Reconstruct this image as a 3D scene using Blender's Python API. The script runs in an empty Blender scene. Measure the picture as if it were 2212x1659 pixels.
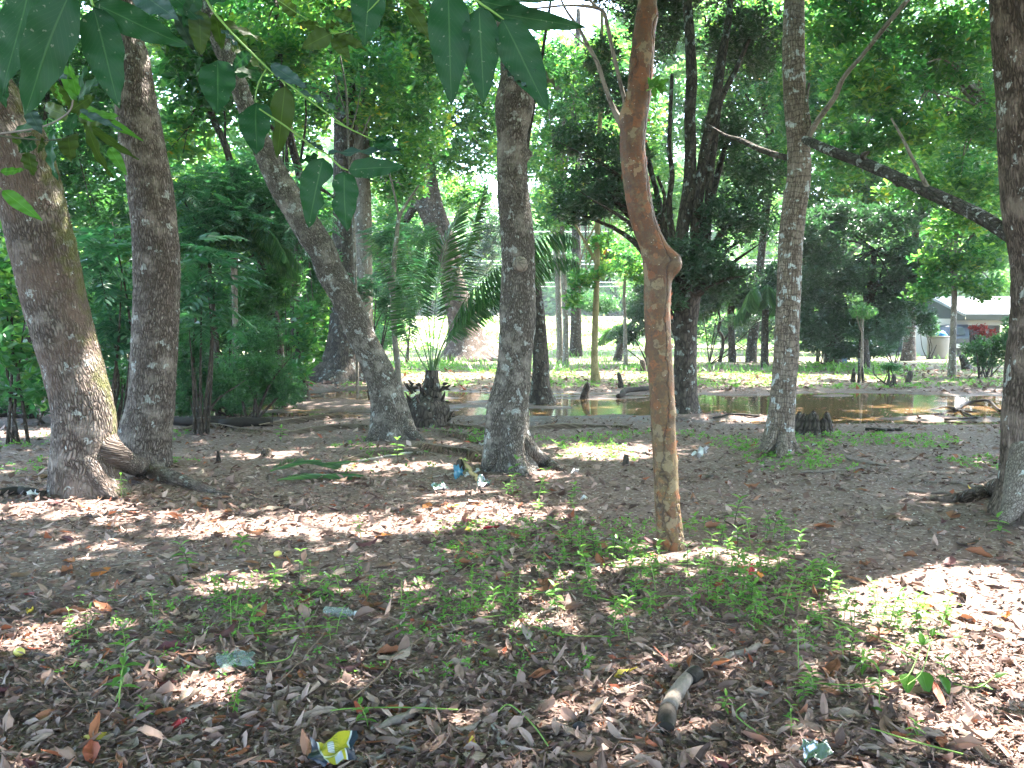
import bpy, math, random
import numpy as np
from mathutils import Vector
random.seed(7)
RS = np.random.RandomState(7)
SC = bpy.context.scene
COL = SC.collection
R = math.radians

# ------------------------------------------------------------------ camera, sky, sun, exposure
PITCH = 3.74
EYE = 1.6
F = 887.0                       # focal length in pixels of a 1024 px wide picture
K = 1024.0 / 2212.0             # measuring scale of the photograph -> 1024 px
cam = bpy.data.cameras.new('camera'); cam.sensor_width = 36; cam.lens = 36 * F / 1024
cam.clip_start = 0.05; cam.clip_end = 1500
co = bpy.data.objects.new('camera', cam); COL.objects.link(co)
co.location = (0, 0, EYE); co.rotation_euler = (R(90 - PITCH), 0, 0)
SC.camera = co

SUN_AZ, SUN_EL = 52.0, 60.0     # azimuth to the right of the view direction
w = bpy.data.worlds.new('World'); SC.world = w; w.use_nodes = True
nt = w.node_tree; nt.nodes.clear()
sky = nt.nodes.new('ShaderNodeTexSky'); sky.sky_type = 'NISHITA'; sky.sun_disc = False
sky.sun_elevation = R(SUN_EL); sky.sun_rotation = R(SUN_AZ); sky.dust_density = 2.0; sky.air_density = 1.0
bg = nt.nodes.new('ShaderNodeBackground'); bg.inputs['Strength'].default_value = 0.15
wo = nt.nodes.new('ShaderNodeOutputWorld')
nt.links.new(sky.outputs[0], bg.inputs[0]); nt.links.new(bg.outputs[0], wo.inputs[0])
sl = bpy.data.lights.new('sun', 'SUN'); sl.energy = 3.1; sl.angle = R(0.53); sl.color = (1.0, 0.95, 0.87)
so = bpy.data.objects.new('sun', sl); COL.objects.link(so)
SDIR = np.array([math.sin(R(SUN_AZ)) * math.cos(R(SUN_EL)), math.cos(R(SUN_AZ)) * math.cos(R(SUN_EL)), math.sin(R(SUN_EL))])
so.rotation_euler = Vector(SDIR).to_track_quat('Z', 'Y').to_euler()
SC.view_settings.view_transform = 'Standard'; SC.view_settings.look = 'None'
SC.view_settings.gamma = 1; SC.view_settings.use_curve_mapping = False
SC.view_settings.exposure = 3.95
SC.render.engine = 'CYCLES'
cy = SC.cycles
cy.max_bounces = 7; cy.diffuse_bounces = 4; cy.glossy_bounces = 3; cy.transmission_bounces = 4
cy.transparent_max_bounces = 6; cy.sample_clamp_indirect = 6; cy.use_denoising = True
cy.caustics_reflective = False; cy.caustics_refractive = False

# ------------------------------------------------------------------ noise
def _h(ix, iy, iz, seed):
    n = (ix * 374761393 + iy * 668265263 + iz * 2147483647 + seed * 974634777) & 0xFFFFFFFF
    n = ((n ^ (n >> 13)) * 1274126177) & 0xFFFFFFFF
    n = (n ^ (n >> 16)) & 0xFFFFFFFF
    return n.astype(np.float64) / 4294967295.0
def vnoise(x, y, z=None, seed=0):
    x = np.asarray(x, float); y = np.asarray(y, float)
    z = np.zeros_like(x) if z is None else np.asarray(z, float)
    ix, iy, iz = np.floor(x).astype(np.int64), np.floor(y).astype(np.int64), np.floor(z).astype(np.int64)
    fx, fy, fz = x - ix, y - iy, z - iz
    fx, fy, fz = fx*fx*(3-2*fx), fy*fy*(3-2*fy), fz*fz*(3-2*fz)
    r = 0
    for a in (0, 1):
        for b in (0, 1):
            for c in (0, 1):
                r = r + _h(ix+a, iy+b, iz+c, seed) * (fx if a else 1-fx) * (fy if b else 1-fy) * (fz if c else 1-fz)
    return r * 2 - 1
def fbm(x, y, z=None, seed=0, oct=3):
    r = 0; a = 1.0; t = 0
    for k in range(oct):
        f = 2.03 ** k
        r = r + a * vnoise(np.asarray(x)*f, np.asarray(y)*f, None if z is None else np.asarray(z)*f, seed + k*17); t += a; a *= 0.5
    return r / t
def smooth(a, b, x):
    t = np.clip((x - a) / (b - a), 0, 1); return t*t*(3-2*t)

# ------------------------------------------------------------------ terrain height and the way from picture to place
WATER = -0.10
_PY = np.array([-60, 0, 12, 24, 40, 55, 64, 75, 90, 110, 130, 200, 500, 1200], float)
_PZ = np.array([0, 0, 0, 0.0, -0.10, -0.12, 0.10, 0.55, 1.25, 2.3, 3.1, 4.0, 8, 12], float)
def ground(x, y):
    x = np.asarray(x, float); y = np.asarray(y, float)
    z = np.interp(y, _PY, _PZ)
    z = z + 0.035 * fbm(x*0.35, y*0.35, seed=3) * smooth(-2, 3, y) + 0.010 * fbm(x*2.1, y*2.1, seed=5)
    n = 0.9 * fbm(x*0.45, y*0.5, seed=11); n2 = 1.5 * fbm(x*0.55, y*0.3, seed=13)
    d = np.minimum(np.minimum(y - 15.6 - n, 22.5 + n2 - y), x + 7.2 + 2*n)
    m = smooth(-0.9, 1.0, d)
    bed = WATER - 0.010 + 0.15 * fbm(x*0.5, y*1.3, seed=21) - 0.030 * smooth(0.5, 2.5, d)
    # open brown water towards the right, mud bars to the left
    bed = bed - 0.05 * smooth(3, 7, x) * smooth(0.2, 1.5, d)
    z = z * (1 - m) + bed * m
    z = z - 0.06 * smooth(12.6, 15.2, y) * smooth(27, 23.5, y) * (1 - m)
    return z
def ray(x, y):
    """direction through a point of the photograph (measured on a 2212 px wide copy)"""
    u, v = x * K, y * K
    cx, cyy = (u - 512) / F, (384 - v) / F
    p = R(PITCH)
    return np.array([cx, math.cos(p) + cyy * math.sin(p), -math.sin(p) + cyy * math.cos(p)])
def at(x, y, Y):
    d = ray(x, y); t = Y / d[1]
    return np.array([0, 0, EYE]) + d * t
def hit(x, y, lift=0.0):
    d = ray(x, y); o = np.array([0, 0, EYE])
    ts = np.linspace(1.5, 160, 6000)
    P = o[None] + d[None] * ts[:, None]
    g = ground(P[:, 0], P[:, 1]); k = np.argmax(P[:, 2] < g)
    if not (P[:, 2] < g).any(): k = len(ts) - 1
    p = P[k]; return np.array([p[0], p[1], float(ground(p[0], p[1])) + lift])
def px(wd, Y): return wd * K / F * Y
def onground(x, y, lift=0.0): return (x, y, float(ground(x, y)) + lift)

# ------------------------------------------------------------------ object helpers
def tag(o, label=None, cat=None, group=None, kind=None):
    if label: o['label'] = label
    if cat: o['category'] = cat
    if group: o['group'] = group
    if kind: o['kind'] = kind
    return o
def empty(name, loc, label, cat, group=None):
    o = bpy.data.objects.new(name, None); COL.objects.link(o); o.location = tuple(loc); o.empty_display_size = 0.1
    return tag(o, label, cat, group)
def mesh_np(name, V, Fc, mat=None, tint=None, vec=None, uv=None, smooth_=True):
    V = np.asarray(V, np.float32); Fc = np.asarray(Fc, np.int32)
    me = bpy.data.meshes.new(name); me.vertices.add(len(V)); me.vertices.foreach_set('co', V.ravel())
    n, k = Fc.shape
    me.loops.add(n*k); me.loops.foreach_set('vertex_index', Fc.ravel())
    me.polygons.add(n); me.polygons.foreach_set('loop_start', np.arange(0, n*k, k, dtype=np.int32))
    try: me.polygons.foreach_set('loop_total', np.full(n, k, np.int32))
    except Exception: pass
    me.polygons.foreach_set('use_smooth', np.full(n, smooth_, bool))
    if tint is not None:
        a = me.attributes.new('tint', 'FLOAT', 'POINT'); a.data.foreach_set('value', np.asarray(tint, np.float32).ravel())
    if vec is not None:
        a = me.attributes.new('bark', 'FLOAT_VECTOR', 'POINT'); a.data.foreach_set('vector', np.asarray(vec, np.float32).ravel())
    if uv is not None:
        l = me.uv_layers.new(name='UVMap'); l.data.foreach_set('uv', np.asarray(uv, np.float32)[Fc.ravel()].ravel())
    me.update(calc_edges=True); me.validate()
    if mat: me.materials.append(mat)
    return me
def link(name, me, parent=None, loc=None, rot=None, scale=None):
    o = bpy.data.objects.new(name, me); COL.objects.link(o)
    if parent is not None:
        o.parent = parent
    if loc is not None: o.location = tuple(loc)
    if rot is not None: o.rotation_euler = rot
    if scale is not None: o.scale = scale
    return o
def nrm(a): return a / np.maximum(np.linalg.norm(a, axis=-1, keepdims=True), 1e-9)

# ------------------------------------------------------------------ materials
class NT:
    def __init__(s, name):
        s.m = bpy.data.materials.new(name); s.m.use_nodes = True; s.t = s.m.node_tree; s.t.nodes.clear()
        s.out = s.n('OutputMaterial')
    def n(s, typ, **kw):
        nd = s.t.nodes.new('ShaderNode' + typ)
        for k, v in kw.items():
            if k in nd.inputs.keys(): nd.inputs[k].default_value = v
            else: setattr(nd, k, v)
        return nd
    def l(s, a, b): s.t.links.new(a, b)
    def noise(s, vec, scale, detail=3, rough=0.55):
        nd = s.n('TexNoise'); nd.inputs['Scale'].default_value = scale; nd.inputs['Detail'].default_value = detail; nd.inputs['Roughness'].default_value = rough
        if vec is not None: s.l(vec, nd.inputs['Vector'])
        return nd.outputs[0]
    def ramp(s, fac, stops, interp='LINEAR'):
        nd = s.n('ValToRGB'); cr = nd.color_ramp; cr.interpolation = interp
        while len(cr.elements) < len(stops): cr.elements.new(0.5)
        for e, (p, c) in zip(cr.elements, stops):
            e.position = p; e.color = (c, c, c, 1) if isinstance(c, (int, float)) else (*c, 1)
        s.l(fac, nd.inputs[0]); return nd.outputs[0]
    def mix(s, fac, a, b, mode='MIX'):
        nd = s.n('Mix'); nd.data_type = 'RGBA'; nd.blend_type = mode
        for i, v in ((0, fac), (6, a), (7, b)):
            if isinstance(v, (int, float)): nd.inputs[i].default_value = v
            elif isinstance(v, tuple): nd.inputs[i].default_value = (*v, 1)
            else: s.l(v, nd.inputs[i])
        return nd.outputs[2]
    def math(s, op, a, b=0.0, clamp=False):
        nd = s.n('Math'); nd.operation = op; nd.use_clamp = clamp
        for i, v in ((0, a), (1, b)):
            if isinstance(v, (int, float)): nd.inputs[i].default_value = v
            else: s.l(v, nd.inputs[i])
        return nd.outputs[0]
    def bsdf(s, col, rough=0.8, bump=None, bstr=0.5, bdist=0.01, spec=0.3, metal=0.0, alpha=None):
        b = s.n('BsdfPrincipled')
        for nm, v in (('Base Color', col), ('Roughness', rough)):
            if isinstance(v, tuple): b.inputs[nm].default_value = (*v, 1)
            elif isinstance(v, (int, float)): b.inputs[nm].default_value = v
            else: s.l(v, b.inputs[nm])
        b.inputs['Specular IOR Level'].default_value = spec; b.inputs['Metallic'].default_value = metal
        if bump is not None:
            bn = s.n('Bump'); bn.inputs['Strength'].default_value = bstr; bn.inputs['Distance'].default_value = bdist
            s.l(bump, bn.inputs['Height']); s.l(bn.outputs[0], b.inputs['Normal'])
        return b
    def done(s, sh): s.l(sh, s.out.inputs['Surface']); return s.m

def plain(name, col, rough=0.7, spec=0.3, metal=0.0, var=0.15, scale=8.0, bump=0.0):
    t = NT(name); oc = t.n('TexCoord').outputs['Object']; nz = t.noise(oc, scale, 4)
    c = t.mix(nz, tuple(x*(1-var) for x in col), tuple(min(1, x*(1+var)) for x in col))
    return t.done(t.bsdf(c, rough, nz if bump else None, bump, 0.02, spec, metal).outputs[0])

def leaf_mat(name, stops, trans, tfac=0.45, rough=0.42, spec=0.4, tvar=None):
    """foliage: the tint attribute picks the leaf's own colour; light passes through the blade"""
    t = NT(name); a = t.n('Attribute'); a.attribute_name = 'tint'; f = a.outputs['Fac']
    c = t.ramp(f, stops)
    tc = t.ramp(f, trans)
    p = t.bsdf(c, rough, spec=spec)
    tr = t.n('BsdfTranslucent'); t.l(tc, tr.inputs[0])
    mx = t.n('MixShader'); mx.inputs[0].default_value = tfac; t.l(p.outputs[0], mx.inputs[1]); t.l(tr.outputs[0], mx.inputs[2])
    return t.done(mx.outputs[0])

M = {}
M['leaf_almond'] = leaf_mat('almond foliage', [(0, (.018, .062, .032)), (.5, (.032, .095, .040)), (.82, (.075, .160, .045)), (.97, (.30, .22, .03)), (1, (.38, .16, .03))],
                            [(0, (.035, .22, .06)), (.5, (.11, .38, .07)), (.82, (.42, .74, .09)), (.97, (.75, .55, .05)), (1, (.80, .30, .05))], 0.46, .34, .6)
M['leaf_dark'] = leaf_mat('dark glossy foliage', [(0, (.016, .042, .026)), (.6, (.028, .064, .036)), (1, (.055, .105, .06))],
                          [(0, (.04, .14, .05)), (1, (.10, .28, .07))], 0.25, 0.34, 0.8)
M['leaf_mid'] = leaf_mat('green foliage', [(0, (.018, .064, .036)), (.6, (.034, .100, .050)), (1, (.070, .155, .066))],
                         [(0, (.03, .15, .06)), (1, (.17, .46, .08))], 0.40, 0.34, 0.6)
M['leaf_feather'] = leaf_mat('feathery foliage', [(0, (.022, .070, .046)), (.6, (.044, .115, .068)), (1, (.09, .18, .10))],
                             [(0, (.03, .19, .07)), (1, (.13, .42, .12))], 0.36, 0.32, 0.7)
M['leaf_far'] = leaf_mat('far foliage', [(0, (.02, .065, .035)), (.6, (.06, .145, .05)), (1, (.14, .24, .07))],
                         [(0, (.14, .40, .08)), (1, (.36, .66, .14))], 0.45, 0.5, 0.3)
M['leaf_palm'] = leaf_mat('palm leaflets', [(0, (.025, .075, .035)), (.6, (.045, .11, .045)), (1, (.09, .16, .06))],
                          [(0, (.05, .22, .05)), (1, (.16, .40, .07))], 0.30, 0.33, 0.6)
M['leaf_seed'] = leaf_mat('seedling leaves', [(0, (.05, .14, .03)), (.6, (.085, .21, .04)), (1, (.15, .29, .06))],
                          [(0, (.14, .42, .05)), (1, (.34, .64, .09))], 0.40, 0.42, 0.4)
M['leaf_red'] = leaf_mat('red shrub leaves', [(0, (.03, .006, .012)), (.6, (.09, .010, .016)), (1, (.20, .03, .03))],
                         [(0, (.3, .02, .03)), (1, (.6, .08, .05))], 0.35, 0.35, 0.5)
M['frond_dead'] = leaf_mat('dead palm leaflets', [(0, (.07, .05, .04)), (.6, (.14, .11, .085)), (1, (.24, .20, .15))],
                           [(0, (.10, .07, .04)), (1, (.2, .15, .08))], 0.15, 0.7, 0.2)
M['litter'] = leaf_mat('dead leaf litter', [(0, (.040, .024, .018)), (.25, (.125, .075, .062)), (.5, (.225, .148, .122)), (.72, (.34, .24, .205)), (.86, (.45, .345, .30)), (.93, (.26, .10, .045)), (1, (.28, .07, .04))],
                       [(0, (.05, .03, .02)), (1, (.25, .12, .06))], 0.10, 0.65, 0.3)

def bark_mat(name, dark, mid, light, scale=(1, 1, .42), cell=34, lichen=0.0, moss=0.0, bump=1.0, lich_col=(.50, .54, .52), patch=None, crev=0.07, rings=0.0):
    t = NT(name); a = t.n('Attribute'); a.attribute_name = 'bark'; v = a.outputs['Vector']
    mp = t.n('Mapping'); t.l(v, mp.inputs['Vector']); mp.inputs['Scale'].default_value = scale
    wob = t.n('TexNoise'); wob.inputs['Scale'].default_value = 9; t.l(v, wob.inputs['Vector'])
    ad = t.n('VectorMath'); ad.operation = 'MULTIPLY_ADD'; t.l(wob.outputs['Color'], ad.inputs[0]); ad.inputs[1].default_value = (.045, .045, .045); t.l(mp.outputs[0], ad.inputs[2])
    vo = t.n('TexVoronoi'); vo.feature = 'DISTANCE_TO_EDGE'; vo.inputs['Scale'].default_value = cell; t.l(ad.outputs[0], vo.inputs['Vector'])
    vc = t.n('TexVoronoi'); vc.feature = 'F1'; vc.inputs['Scale'].default_value = cell; t.l(ad.outputs[0], vc.inputs['Vector'])
    edge = t.ramp(vo.outputs['Distance'], [(0, 0.0), (crev, .45), (crev*2.6, 1.0)])
    cellr = t.n('SeparateColor'); t.l(vc.outputs['Color'], cellr.inputs[0])
    big = t.noise(v, 3.2, 4); fine = t.noise(v, 90, 3, .7)
    c = t.mix(cellr.outputs[0], mid, light)
    c = t.mix(t.ramp(big, [(.35, 0.0), (.66, 1.0)]), t.mix(.45, c, mid), c)
    c = t.mix(t.ramp(fine, [(.3, .5), (.7, 0.0)]), c, tuple(x*.5 for x in mid))
    c = t.mix(edge, dark, c)
    dk = t.ramp(t.noise(v, 2.1, 5, .7), [(.60, 0.0), (.72, .75)])
    c = t.mix(dk, c, dark)
    st = t.n('Mapping'); t.l(v, st.inputs['Vector']); st.inputs['Scale'].default_value = (9, 9, 1.1); sn = t.noise(st.outputs[0], 1.0, 4, .65)
    c = t.mix(t.ramp(sn, [(.36, .55), (.52, 0.0)]), c, tuple(x*.45 for x in mid)); c = t.mix(t.ramp(t.noise(v, 4.3, 5, .65), [(.50, 0.0), (.66, .5)]), c, light)
    if patch: c = t.mix(t.ramp(t.noise(v, 1.6, 3), [(.45, 0.0), (.62, .85)]), c, patch)
    if rings:
        wv = t.n('TexWave'); wv.bands_direction = 'Z'; wv.inputs['Scale'].default_value = 4.5; wv.inputs['Distortion'].default_value = 7; t.l(v, wv.inputs['Vector'])
        c = t.mix(t.ramp(wv.outputs[0], [(0, rings), (.16, 0.0)]), c, dark)
    if lichen:
        l1 = t.noise(v, 7.5, 5, .62)
        c = t.mix(t.math('MULTIPLY', t.ramp(l1, [(.66 - .12*lichen, 0.0), (.69 - .12*lichen, .9)]), t.math('ADD', t.math('MULTIPLY', edge, .6), .4)), c, lich_col)
        l2 = t.noise(v, 42, 3, .6)
        c = t.mix(t.ramp(l2, [(.70 - .05*lichen, 0.0), (.78 - .05*lichen, .4)]), c, lich_col)
    if moss:
        sx = t.n('SeparateXYZ'); t.l(v, sx.inputs[0])
        mm = t.math('ADD', t.math('MULTIPLY', sx.outputs[0], 3.4), t.math('MULTIPLY', t.noise(v, 5, 5, .7), 1.6))
        mr = t.n('MapRange'); t.l(mm, mr.inputs[0]); mr.inputs[1].default_value = 1.55; mr.inputs[2].default_value = 1.85; mr.inputs[4].default_value = .8
        c = t.mix(mr.outputs[0], c, (.10, .105, .03))
    h = t.math('ADD', t.math('MULTIPLY', edge, 1.0), t.math('ADD', t.math('MULTIPLY', cellr.outputs[1], .5), t.math('MULTIPLY', fine, .35)))
    return t.done(t.bsdf(c, .85, h, bump, .012, .25).outputs[0])
M['bark_flaky'] = bark_mat('flaky grey-brown bark', (.038, .028, .024), (.185, .145, .122), (.44, .385, .345), scale=(1, 1, .27), cell=50, lichen=.35, moss=.0, crev=.15, bump=1.4)
M['bark_mossy'] = bark_mat('flaky bark with moss', (.035, .025, .021), (.18, .137, .115), (.44, .38, .34), scale=(1, 1, .27), cell=46, lichen=.35, moss=1.0, crev=.16, bump=1.4, patch=(.15, .105, .085))
M['bark_plate'] = bark_mat('small plated bark', (.038, .031, .026), (.19, .165, .14), (.45, .41, .36), scale=(1, 1, .36), cell=56, lichen=.6, crev=.15, bump=1.3)
M['bark_pale'] = bark_mat('pale lichened bark', (.06, .045, .035), (.20, .155, .12), (.33, .28, .235), scale=(1, 1, .16), cell=42, lichen=.75, crev=.05, lich_col=(.48, .53, .53), rings=.6)
M['bark_ridged'] = bark_mat('dark ridged bark', (.025, .016, .012), (.105, .075, .06), (.32, .25, .21), scale=(1, 1, .2), cell=44, lichen=.45, crev=.13)
M['bark_dark'] = bark_mat('dark bark', (.02, .016, .013), (.07, .055, .045), (.13, .11, .09), scale=(1, 1, .4), cell=16, lichen=.6, crev=.08, lich_col=(.26, .30, .28))
M['bark_grey'] = bark_mat('smooth grey bark', (.07, .06, .05), (.20, .17, .14), (.30, .27, .23), scale=(1, 1, .4), cell=12, lichen=.5, crev=.03, bump=.4)
M['bark_spot'] = bark_mat('black and white lichened bark', (.02, .018, .015), (.055, .048, .04), (.12, .11, .10), cell=30, lichen=.75, crev=.08, lich_col=(.34, .36, .35))
M['bark_yellow'] = bark_mat('yellowish thin bark', (.12, .09, .04), (.26, .21, .10), (.36, .30, .16), cell=12, crev=.02, bump=.3)
M['bark_root'] = bark_mat('grey root bark', (.05, .038, .03), (.19, .155, .13), (.33, .29, .26), cell=60, lichen=.5, crev=.08, bump=.5)

def gumbo():
    t = NT('red peeling bark'); a = t.n('Attribute'); a.attribute_name = 'bark'; v = a.outputs['Vector']
    sx = t.n('SeparateXYZ'); t.l(v, sx.inputs[0])
    big = t.noise(v, 5, 4); fine = t.noise(v, 60, 4, .7)
    up = t.ramp(t.math('ADD', sx.outputs[2], t.math('MULTIPLY', big, .9)), [(0, 0.0), (1.0, 0.0)])
    hh = t.n('MapRange'); t.l(t.math('ADD', sx.outputs[2], t.math('MULTIPLY', big, 1.2)), hh.inputs[0]); hh.inputs[1].default_value = 1.3; hh.inputs[2].default_value = 2.6
    c = t.mix(hh.outputs[0], (.14, .098, .036), (.105, .038, .012))
    c = t.mix(t.ramp(t.noise(v, 11, 5, .65), [(.52, 0.0), (.62, .8)]), c, (.24, .075, .020))
    c = t.mix(t.ramp(t.noise(v, 8, 5, .65), [(.50, 0.0), (.62, .7)]), c, (.15, .125, .065))
    c = t.mix(t.ramp(fine, [(.38, .75), (.58, 0.0)]), c, (.07, .04, .025))
    pk = t.n('TexVoronoi'); pk.feature = 'F1'; pk.inputs['Scale'].default_value = 15; pw = t.n('VectorMath'); pw.operation = 'MULTIPLY_ADD'; pn = t.n('TexNoise'); pn.inputs['Scale'].default_value = 18; pn.inputs['Detail'].default_value = 4; t.l(v, pn.inputs['Vector']); t.l(pn.outputs['Color'], pw.inputs[0]); pw.inputs[1].default_value = (.09, .09, .12); t.l(v, pw.inputs[2]); t.l(pw.outputs[0], pk.inputs['Vector'])
    ps = t.n('SeparateColor'); t.l(pk.outputs['Color'], ps.inputs[0])
    c = t.mix(t.ramp(ps.outputs[0], [(.76, 0.0), (.80, .5)], 'CONSTANT'), c, (.20, .065, .02)); c = t.mix(t.ramp(ps.outputs[1], [(.62, 0.0), (.66, .5)]), c, (.07, .04, .022)); c = t.mix(t.ramp(ps.outputs[2], [(.78, 0.0), (.82, .5)]), c, (.24, .19, .11))
    vs = t.n('TexVoronoi'); vs.feature = 'F1'; vs.inputs['Scale'].default_value = 26; t.l(v, vs.inputs['Vector'])
    c = t.mix(t.ramp(vs.outputs['Distance'], [(.05, .7), (.10, 0.0)]), c, (.45, .42, .36))
    mp = t.n('Mapping'); t.l(v, mp.inputs['Vector']); mp.inputs['Scale'].default_value = (1, 1, .07)
    vo = t.n('TexVoronoi'); vo.feature = 'DISTANCE_TO_EDGE'; vo.inputs['Scale'].default_value = 5; gd = t.n('VectorMath'); gd.operation = 'MULTIPLY_ADD'; gn = t.n('TexNoise'); gn.inputs['Scale'].default_value = 7; gn.inputs['Detail'].default_value = 4; t.l(v, gn.inputs['Vector']); t.l(gn.outputs['Color'], gd.inputs[0]); gd.inputs[1].default_value = (.10, .10, .10); t.l(mp.outputs[0], gd.inputs[2]); t.l(gd.outputs[0], vo.inputs['Vector'])
    c = t.mix(t.ramp(t.noise(v, 23, 5, .7), [(.56, 0.0), (.64, .7)]), c, (.05, .03, .02))
    c = t.mix(t.ramp(vo.outputs['Distance'], [(0, .9), (.02, 0.0)]), c, (.035, .022, .016))
    h = t.math('ADD', t.math('MULTIPLY', fine, .5), t.math('ADD', t.math('MULTIPLY', ps.outputs[0], .5), t.ramp(vo.outputs['Distance'], [(0, 0.0), (.04, 1.0)])))
    return t.done(t.bsdf(c, .55, h, .9, .012, .35).outputs[0])
M['gumbo'] = gumbo()
M['flake'] = leaf_mat('peeling bark flake', [(0, (.16, .05, .02)), (1, (.30, .11, .045))], [(0, (.45, .11, .025)), (1, (.6, .2, .05))], .4, .5, .3)

def soil():
    t = NT('soil with leaf crumbs'); g = t.n('NewGeometry').outputs['Position']
    sx = t.n('SeparateXYZ'); t.l(g, sx.inputs[0])
    n1 = t.noise(g, 1.3, 4); n2 = t.noise(g, 14, 6, .7); n3 = t.noise(g, 75, 4, .7)
    c = t.mix(n2, (.080, .052, .045), (.25, .172, .148))
    vo = t.n('TexVoronoi'); vo.feature = 'F1'; vo.inputs['Scale'].default_value = 42; t.l(g, vo.inputs['Vector'])
    sc = t.n('SeparateColor'); t.l(vo.outputs['Color'], sc.inputs[0])
    crumb = t.ramp(sc.outputs[0], [(.45, 0.0), (.55, .8)])
    cc = t.ramp(sc.outputs[1], [(0, (.08, .05, .04)), (.5, (.20, .14, .115)), (.85, (.31, .235, .20)), (1, (.42, .36, .32))])
    c = t.mix(crumb, c, cc)
    # dark wet mud round the pond
    hz = t.ramp(t.math('ADD', sx.outputs[2], t.math('MULTIPLY', n1, .06)), [(0, 0.0), (1, 1.0)])
    mud = t.n('MapRange'); t.l(t.math('ADD', sx.outputs[2], t.math('MULTIPLY', n2, .05)), mud.inputs[0]); mud.inputs[1].default_value = -.03; mud.inputs[2].default_value = -.085
    near = t.n('MapRange'); t.l(sx.outputs[1], near.inputs[0]); near.inputs[1].default_value = 26; near.inputs[2].default_value = 23.5
    mf = t.math('MULTIPLY', mud.outputs[0], near.outputs[0])
    c = t.mix(mf, c, (.030, .024, .020))
    # beyond the pond: dry leaves, bleached grass and green ground cover
    fr = t.n('MapRange'); t.l(t.math('ADD', sx.outputs[1], t.math('MULTIPLY', n1, 5)), fr.inputs[0]); fr.inputs[1].default_value = 25; fr.inputs[2].default_value = 31
    far = t.mix(t.ramp(t.noise(g, 2.4, 5, .7), [(.40, 0.0), (.60, 1.0)]), (.20, .15, .115), (.085, .12, .04))
    c = t.mix(fr.outputs[0], c, far)
    ff = t.n('MapRange'); t.l(t.math('ADD', sx.outputs[1], t.math('MULTIPLY', n1, 14)), ff.inputs[0]); ff.inputs[1].default_value = 62; ff.inputs[2].default_value = 76
    field = t.mix(t.ramp(t.noise(g, .5, 5, .7), [(.35, 0.0), (.65, 1.0)]), (.36, .29, .22), (.27, .29, .13))
    c = t.mix(ff.outputs[0], c, field)
    rg = t.math('SUBTRACT', .92, t.math('MULTIPLY', mf, .62))
    h = t.math('ADD', t.math('MULTIPLY', n2, 1.0), t.math('ADD', t.math('MULTIPLY', crumb, .5), t.math('MULTIPLY', n3, .3)))
    return t.done(t.bsdf(c, rg, h, .8, .02, .3).outputs[0])
M['soil'] = soil()
def pond():
    t = NT('muddy still water'); g = t.n('NewGeometry').outputs['Position']
    n = t.noise(g, .5, 3); c = t.mix(n, (.20, .12, .05), (.09, .06, .035))
    fl = t.noise(g, 6.0, 3); sc = t.ramp(t.noise(g, 1.1, 6, .7), [(.50, 0.0), (.62, 1.0)])
    return t.done(t.bsdf(c, t.math('ADD', .015, t.math('MULTIPLY', sc, .05)), fl, .10, .02, .4).outputs[0])
M['water'] = pond()
M['roof'] = plain('weathered pale roof', (.26, .27, .27), .6, var=.75, scale=2.6)
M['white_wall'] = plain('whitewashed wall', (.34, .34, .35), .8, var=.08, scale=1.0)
M['shade_wall'] = plain('shaded white wall', (.16, .16, .17), .8)  # whitewash darkened to grey, the carport's shade put into its colour
M['fascia'] = plain('dark green-brown fascia and shaded gable', (.05, .055, .045), .7)
M['car_paint'] = plain('dark blue-grey car paint', (.045, .055, .075), .28, .6, var=.05)
M['car_glass'] = plain('dark car glass', (.02, .025, .03), .06, .7, var=.05)
M['silver'] = plain('silver trim', (.55, .56, .58), .35, .5, .6, var=.08)
M['rubber'] = plain('black rubber', (.02, .02, .02), .8)
M['barrel'] = plain('grey-beige plastic', (.20, .18, .155), .6, var=.12, scale=5)
M['blue_plastic'] = plain('blue plastic', (.03, .16, .36), .45)
M['blue_bin'] = plain('dull blue-grey plastic', (.07, .12, .17), .5)
M['wire'] = plain('pale aluminium wire', (.55, .56, .58), .35, .6, .2, var=.02)
M['steel'] = plain('galvanised steel rail', (.75, .76, .78), .4, .5, .2, var=.05)
M['wood_grey'] = plain('weathered grey stick', (.20, .165, .14), .8, var=.35, scale=30, bump=.5)
M['wood_brown'] = plain('brown stick', (.15, .10, .07), .8, var=.35, scale=30, bump=.5)
M['wood_pale'] = plain('bleached pale stick', (.32, .29, .25), .8, var=.2, scale=30, bump=.4)
M['wood_tan'] = plain('peeled tan stick', (.38, .28, .13), .7, var=.2, scale=20, bump=.3)
M['wood_black'] = plain('wet black wood', (.022, .018, .015), .75, .2, var=.3, scale=14, bump=.8)
M['wood_end'] = plain('fresh orange cut wood', (.55, .27, .07), .7, var=.2, scale=60)
M['stem_green'] = plain('green stem', (.15, .26, .05), .5, var=.2, scale=20)
M['stem_dark'] = plain('dark stem', (.06, .06, .035), .7, var=.2, scale=20)
M['fruit'] = plain('yellow fallen fruit', (.62, .52, .12), .45, .5, var=.15, scale=25)
M['pebble'] = plain('pale pebble', (.55, .53, .50), .7, var=.15, scale=20)
M['foam'] = plain('white plastic scrap', (.55, .55, .56), .5, .5, var=.05)
M['blue_wrap'] = plain('blue plastic wrapper', (.04, .16, .26), .3, .6, var=.45, scale=35)
M['foil'] = plain('silver foil', (.42, .45, .50), .25, .6, .9, var=.25, scale=50)
M['red_plastic'] = plain('red plastic scrap', (.38, .02, .04), .4, .5, var=.1)
M['orange'] = plain('orange scrap', (.75, .25, .04), .5, .5, var=.1)
M['nut'] = plain('dark dry seed pod', (.03, .025, .028), .6, var=.3, scale=40, bump=.5)
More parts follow.
